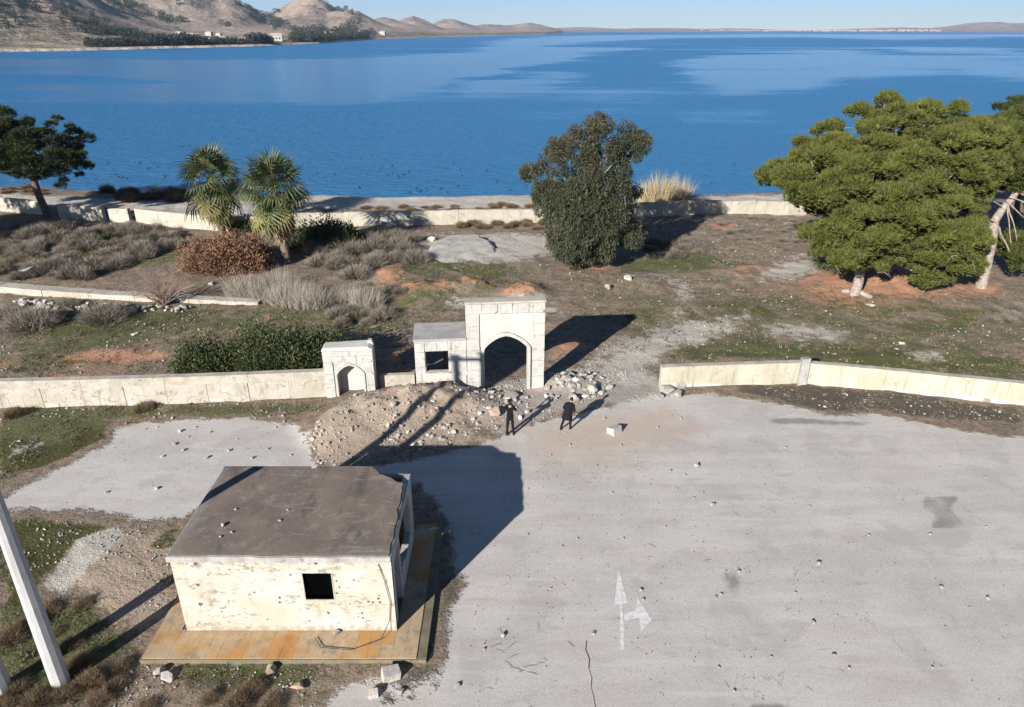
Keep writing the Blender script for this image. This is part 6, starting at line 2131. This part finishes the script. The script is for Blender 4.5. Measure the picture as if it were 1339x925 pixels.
for k in range(1100):
    px = R.uniform(150, 500)
    r = R.uniform(1700, 2900)
    if float(fbm(np.array([px * .03]), np.array([r * .004]), 9)[0]) < .53:
        continue
    x, y, z = hsurf(px, r)
    sp2.append((x, y, z - .5, R.uniform(6, 12), R.uniform(4, 9)))
for k in range(260):
    px = R.uniform(380, 480); r = shore_r(px) + R.uniform(50, 180)
    x, y, z = hsurf(px, r); sp2.append((x, y, z - .5, R.uniform(7, 12), R.uniform(4, 8)))
wood('ridge_wood', 'scattered woods on the distant hills and ridge', sp2)

M_farw = plain_mat('white_house_wall', (0.42, 0.40, 0.37), (0.36, 0.34, 0.31), scale=.2)
M_farr = plain_mat('pale_roof', (0.40, 0.32, 0.27), (0.34, 0.29, 0.25), scale=.2)
hm = MB(); hm.box((0, 0, 1.5), (10, 8, 6)); hwall = hm.mesh('wall'); hwall.materials.append(M_farw)
hm = MB()
hm.add([(-5.4, -4.4, 4.5), (5.4, -4.4, 4.5), (5.4, 4.4, 4.5), (-5.4, 4.4, 4.5), (-5, 0, 6.4), (5, 0, 6.4)], [(0, 1, 5, 4), (2, 3, 4, 5), (1, 2, 5), (3, 0, 4), (3, 2, 1, 0)])
hroof = hm.mesh('roof'); hroof.materials.append(M_farr)
wm = MB()
for x in (-3, 0, 3):
    wm.box((x, -4.02, 2), (1.2, .1, 1.4))
hwin = wm.mesh('windows'); hwin.materials.append(M_cloth)
for px, dr, s in ((246, 190, .9), (253, 200, .8), (272, 250, .9), (285, 260, .7), (265, 60, 1.2), (316, 60, 1.3), (358, 120, 1.6), (395, 160, 1.2), (404, 200, 1.1), (418, 190, 1.4), (425, 180, 1.3), (432, 200, 1.3), (437, 150, 1.2), (500, 180, 1.3), (470, 220, 1.2), (232, 230, .8), (290, 170, .7), (402, 60, 1.0)):
    r = shore_r(px) + dr
    x, y, z = hsurf(px, r)
    e = empty('far_house', (x, y, z), 'tiny white house among fields on the far left shore', 'house', 'houses on the far left shore', rz=R.uniform(-.6, .6) + math.atan2(-x, y))
    e.scale = (s, s, s)
    obj('wall', hwall, None, e); obj('roof', hroof, None, e); obj('window_row', hwin, None, e)
mb = MB()
for k in range(230):
    px = R.uniform(915, 1010) if R.random() < .25 else R.uniform(1000, 1230)
    r = float(np.interp(px, [690, 900, 1150, 1300], [9300, 9000, 8700, 7800])) + R.uniform(60, 420)
    x, y, z = fsurf(px, r)
    mb.box((x, y, z + 4), (R.uniform(8, 18), R.uniform(10, 20), R.uniform(6, 14)), R.uniform(0, 1.5))
tag(kind(mb.build('far_town', M_farr), 'stuff'), 'pale town strung along the far lake horizon', 'town')

# ------------------------------------------------------------------ air
hb = MB()
hb.box((0, 0, 243), (30000, 30000, 500))
hz_o = hb.mesh('haze')
m = bpy.data.materials.new('pale_air'); m.use_nodes = True
nt = m.node_tree
for n in list(nt.nodes):
    if n.type == 'BSDF_PRINCIPLED':
        nt.nodes.remove(n)
pv = nt.nodes.new('ShaderNodeVolumePrincipled')
pv.inputs['Color'].default_value = (0.55, 0.69, 0.95, 1)
pv.inputs['Density'].default_value = HAZE_D
pv.inputs['Anisotropy'].default_value = 0.2
nt.links.new(pv.outputs[0], nt.nodes['Material Output'].inputs['Volume'])
tag(kind(obj('haze', hz_o, m), 'stuff'), 'thin pale haze over the lake', 'haze')
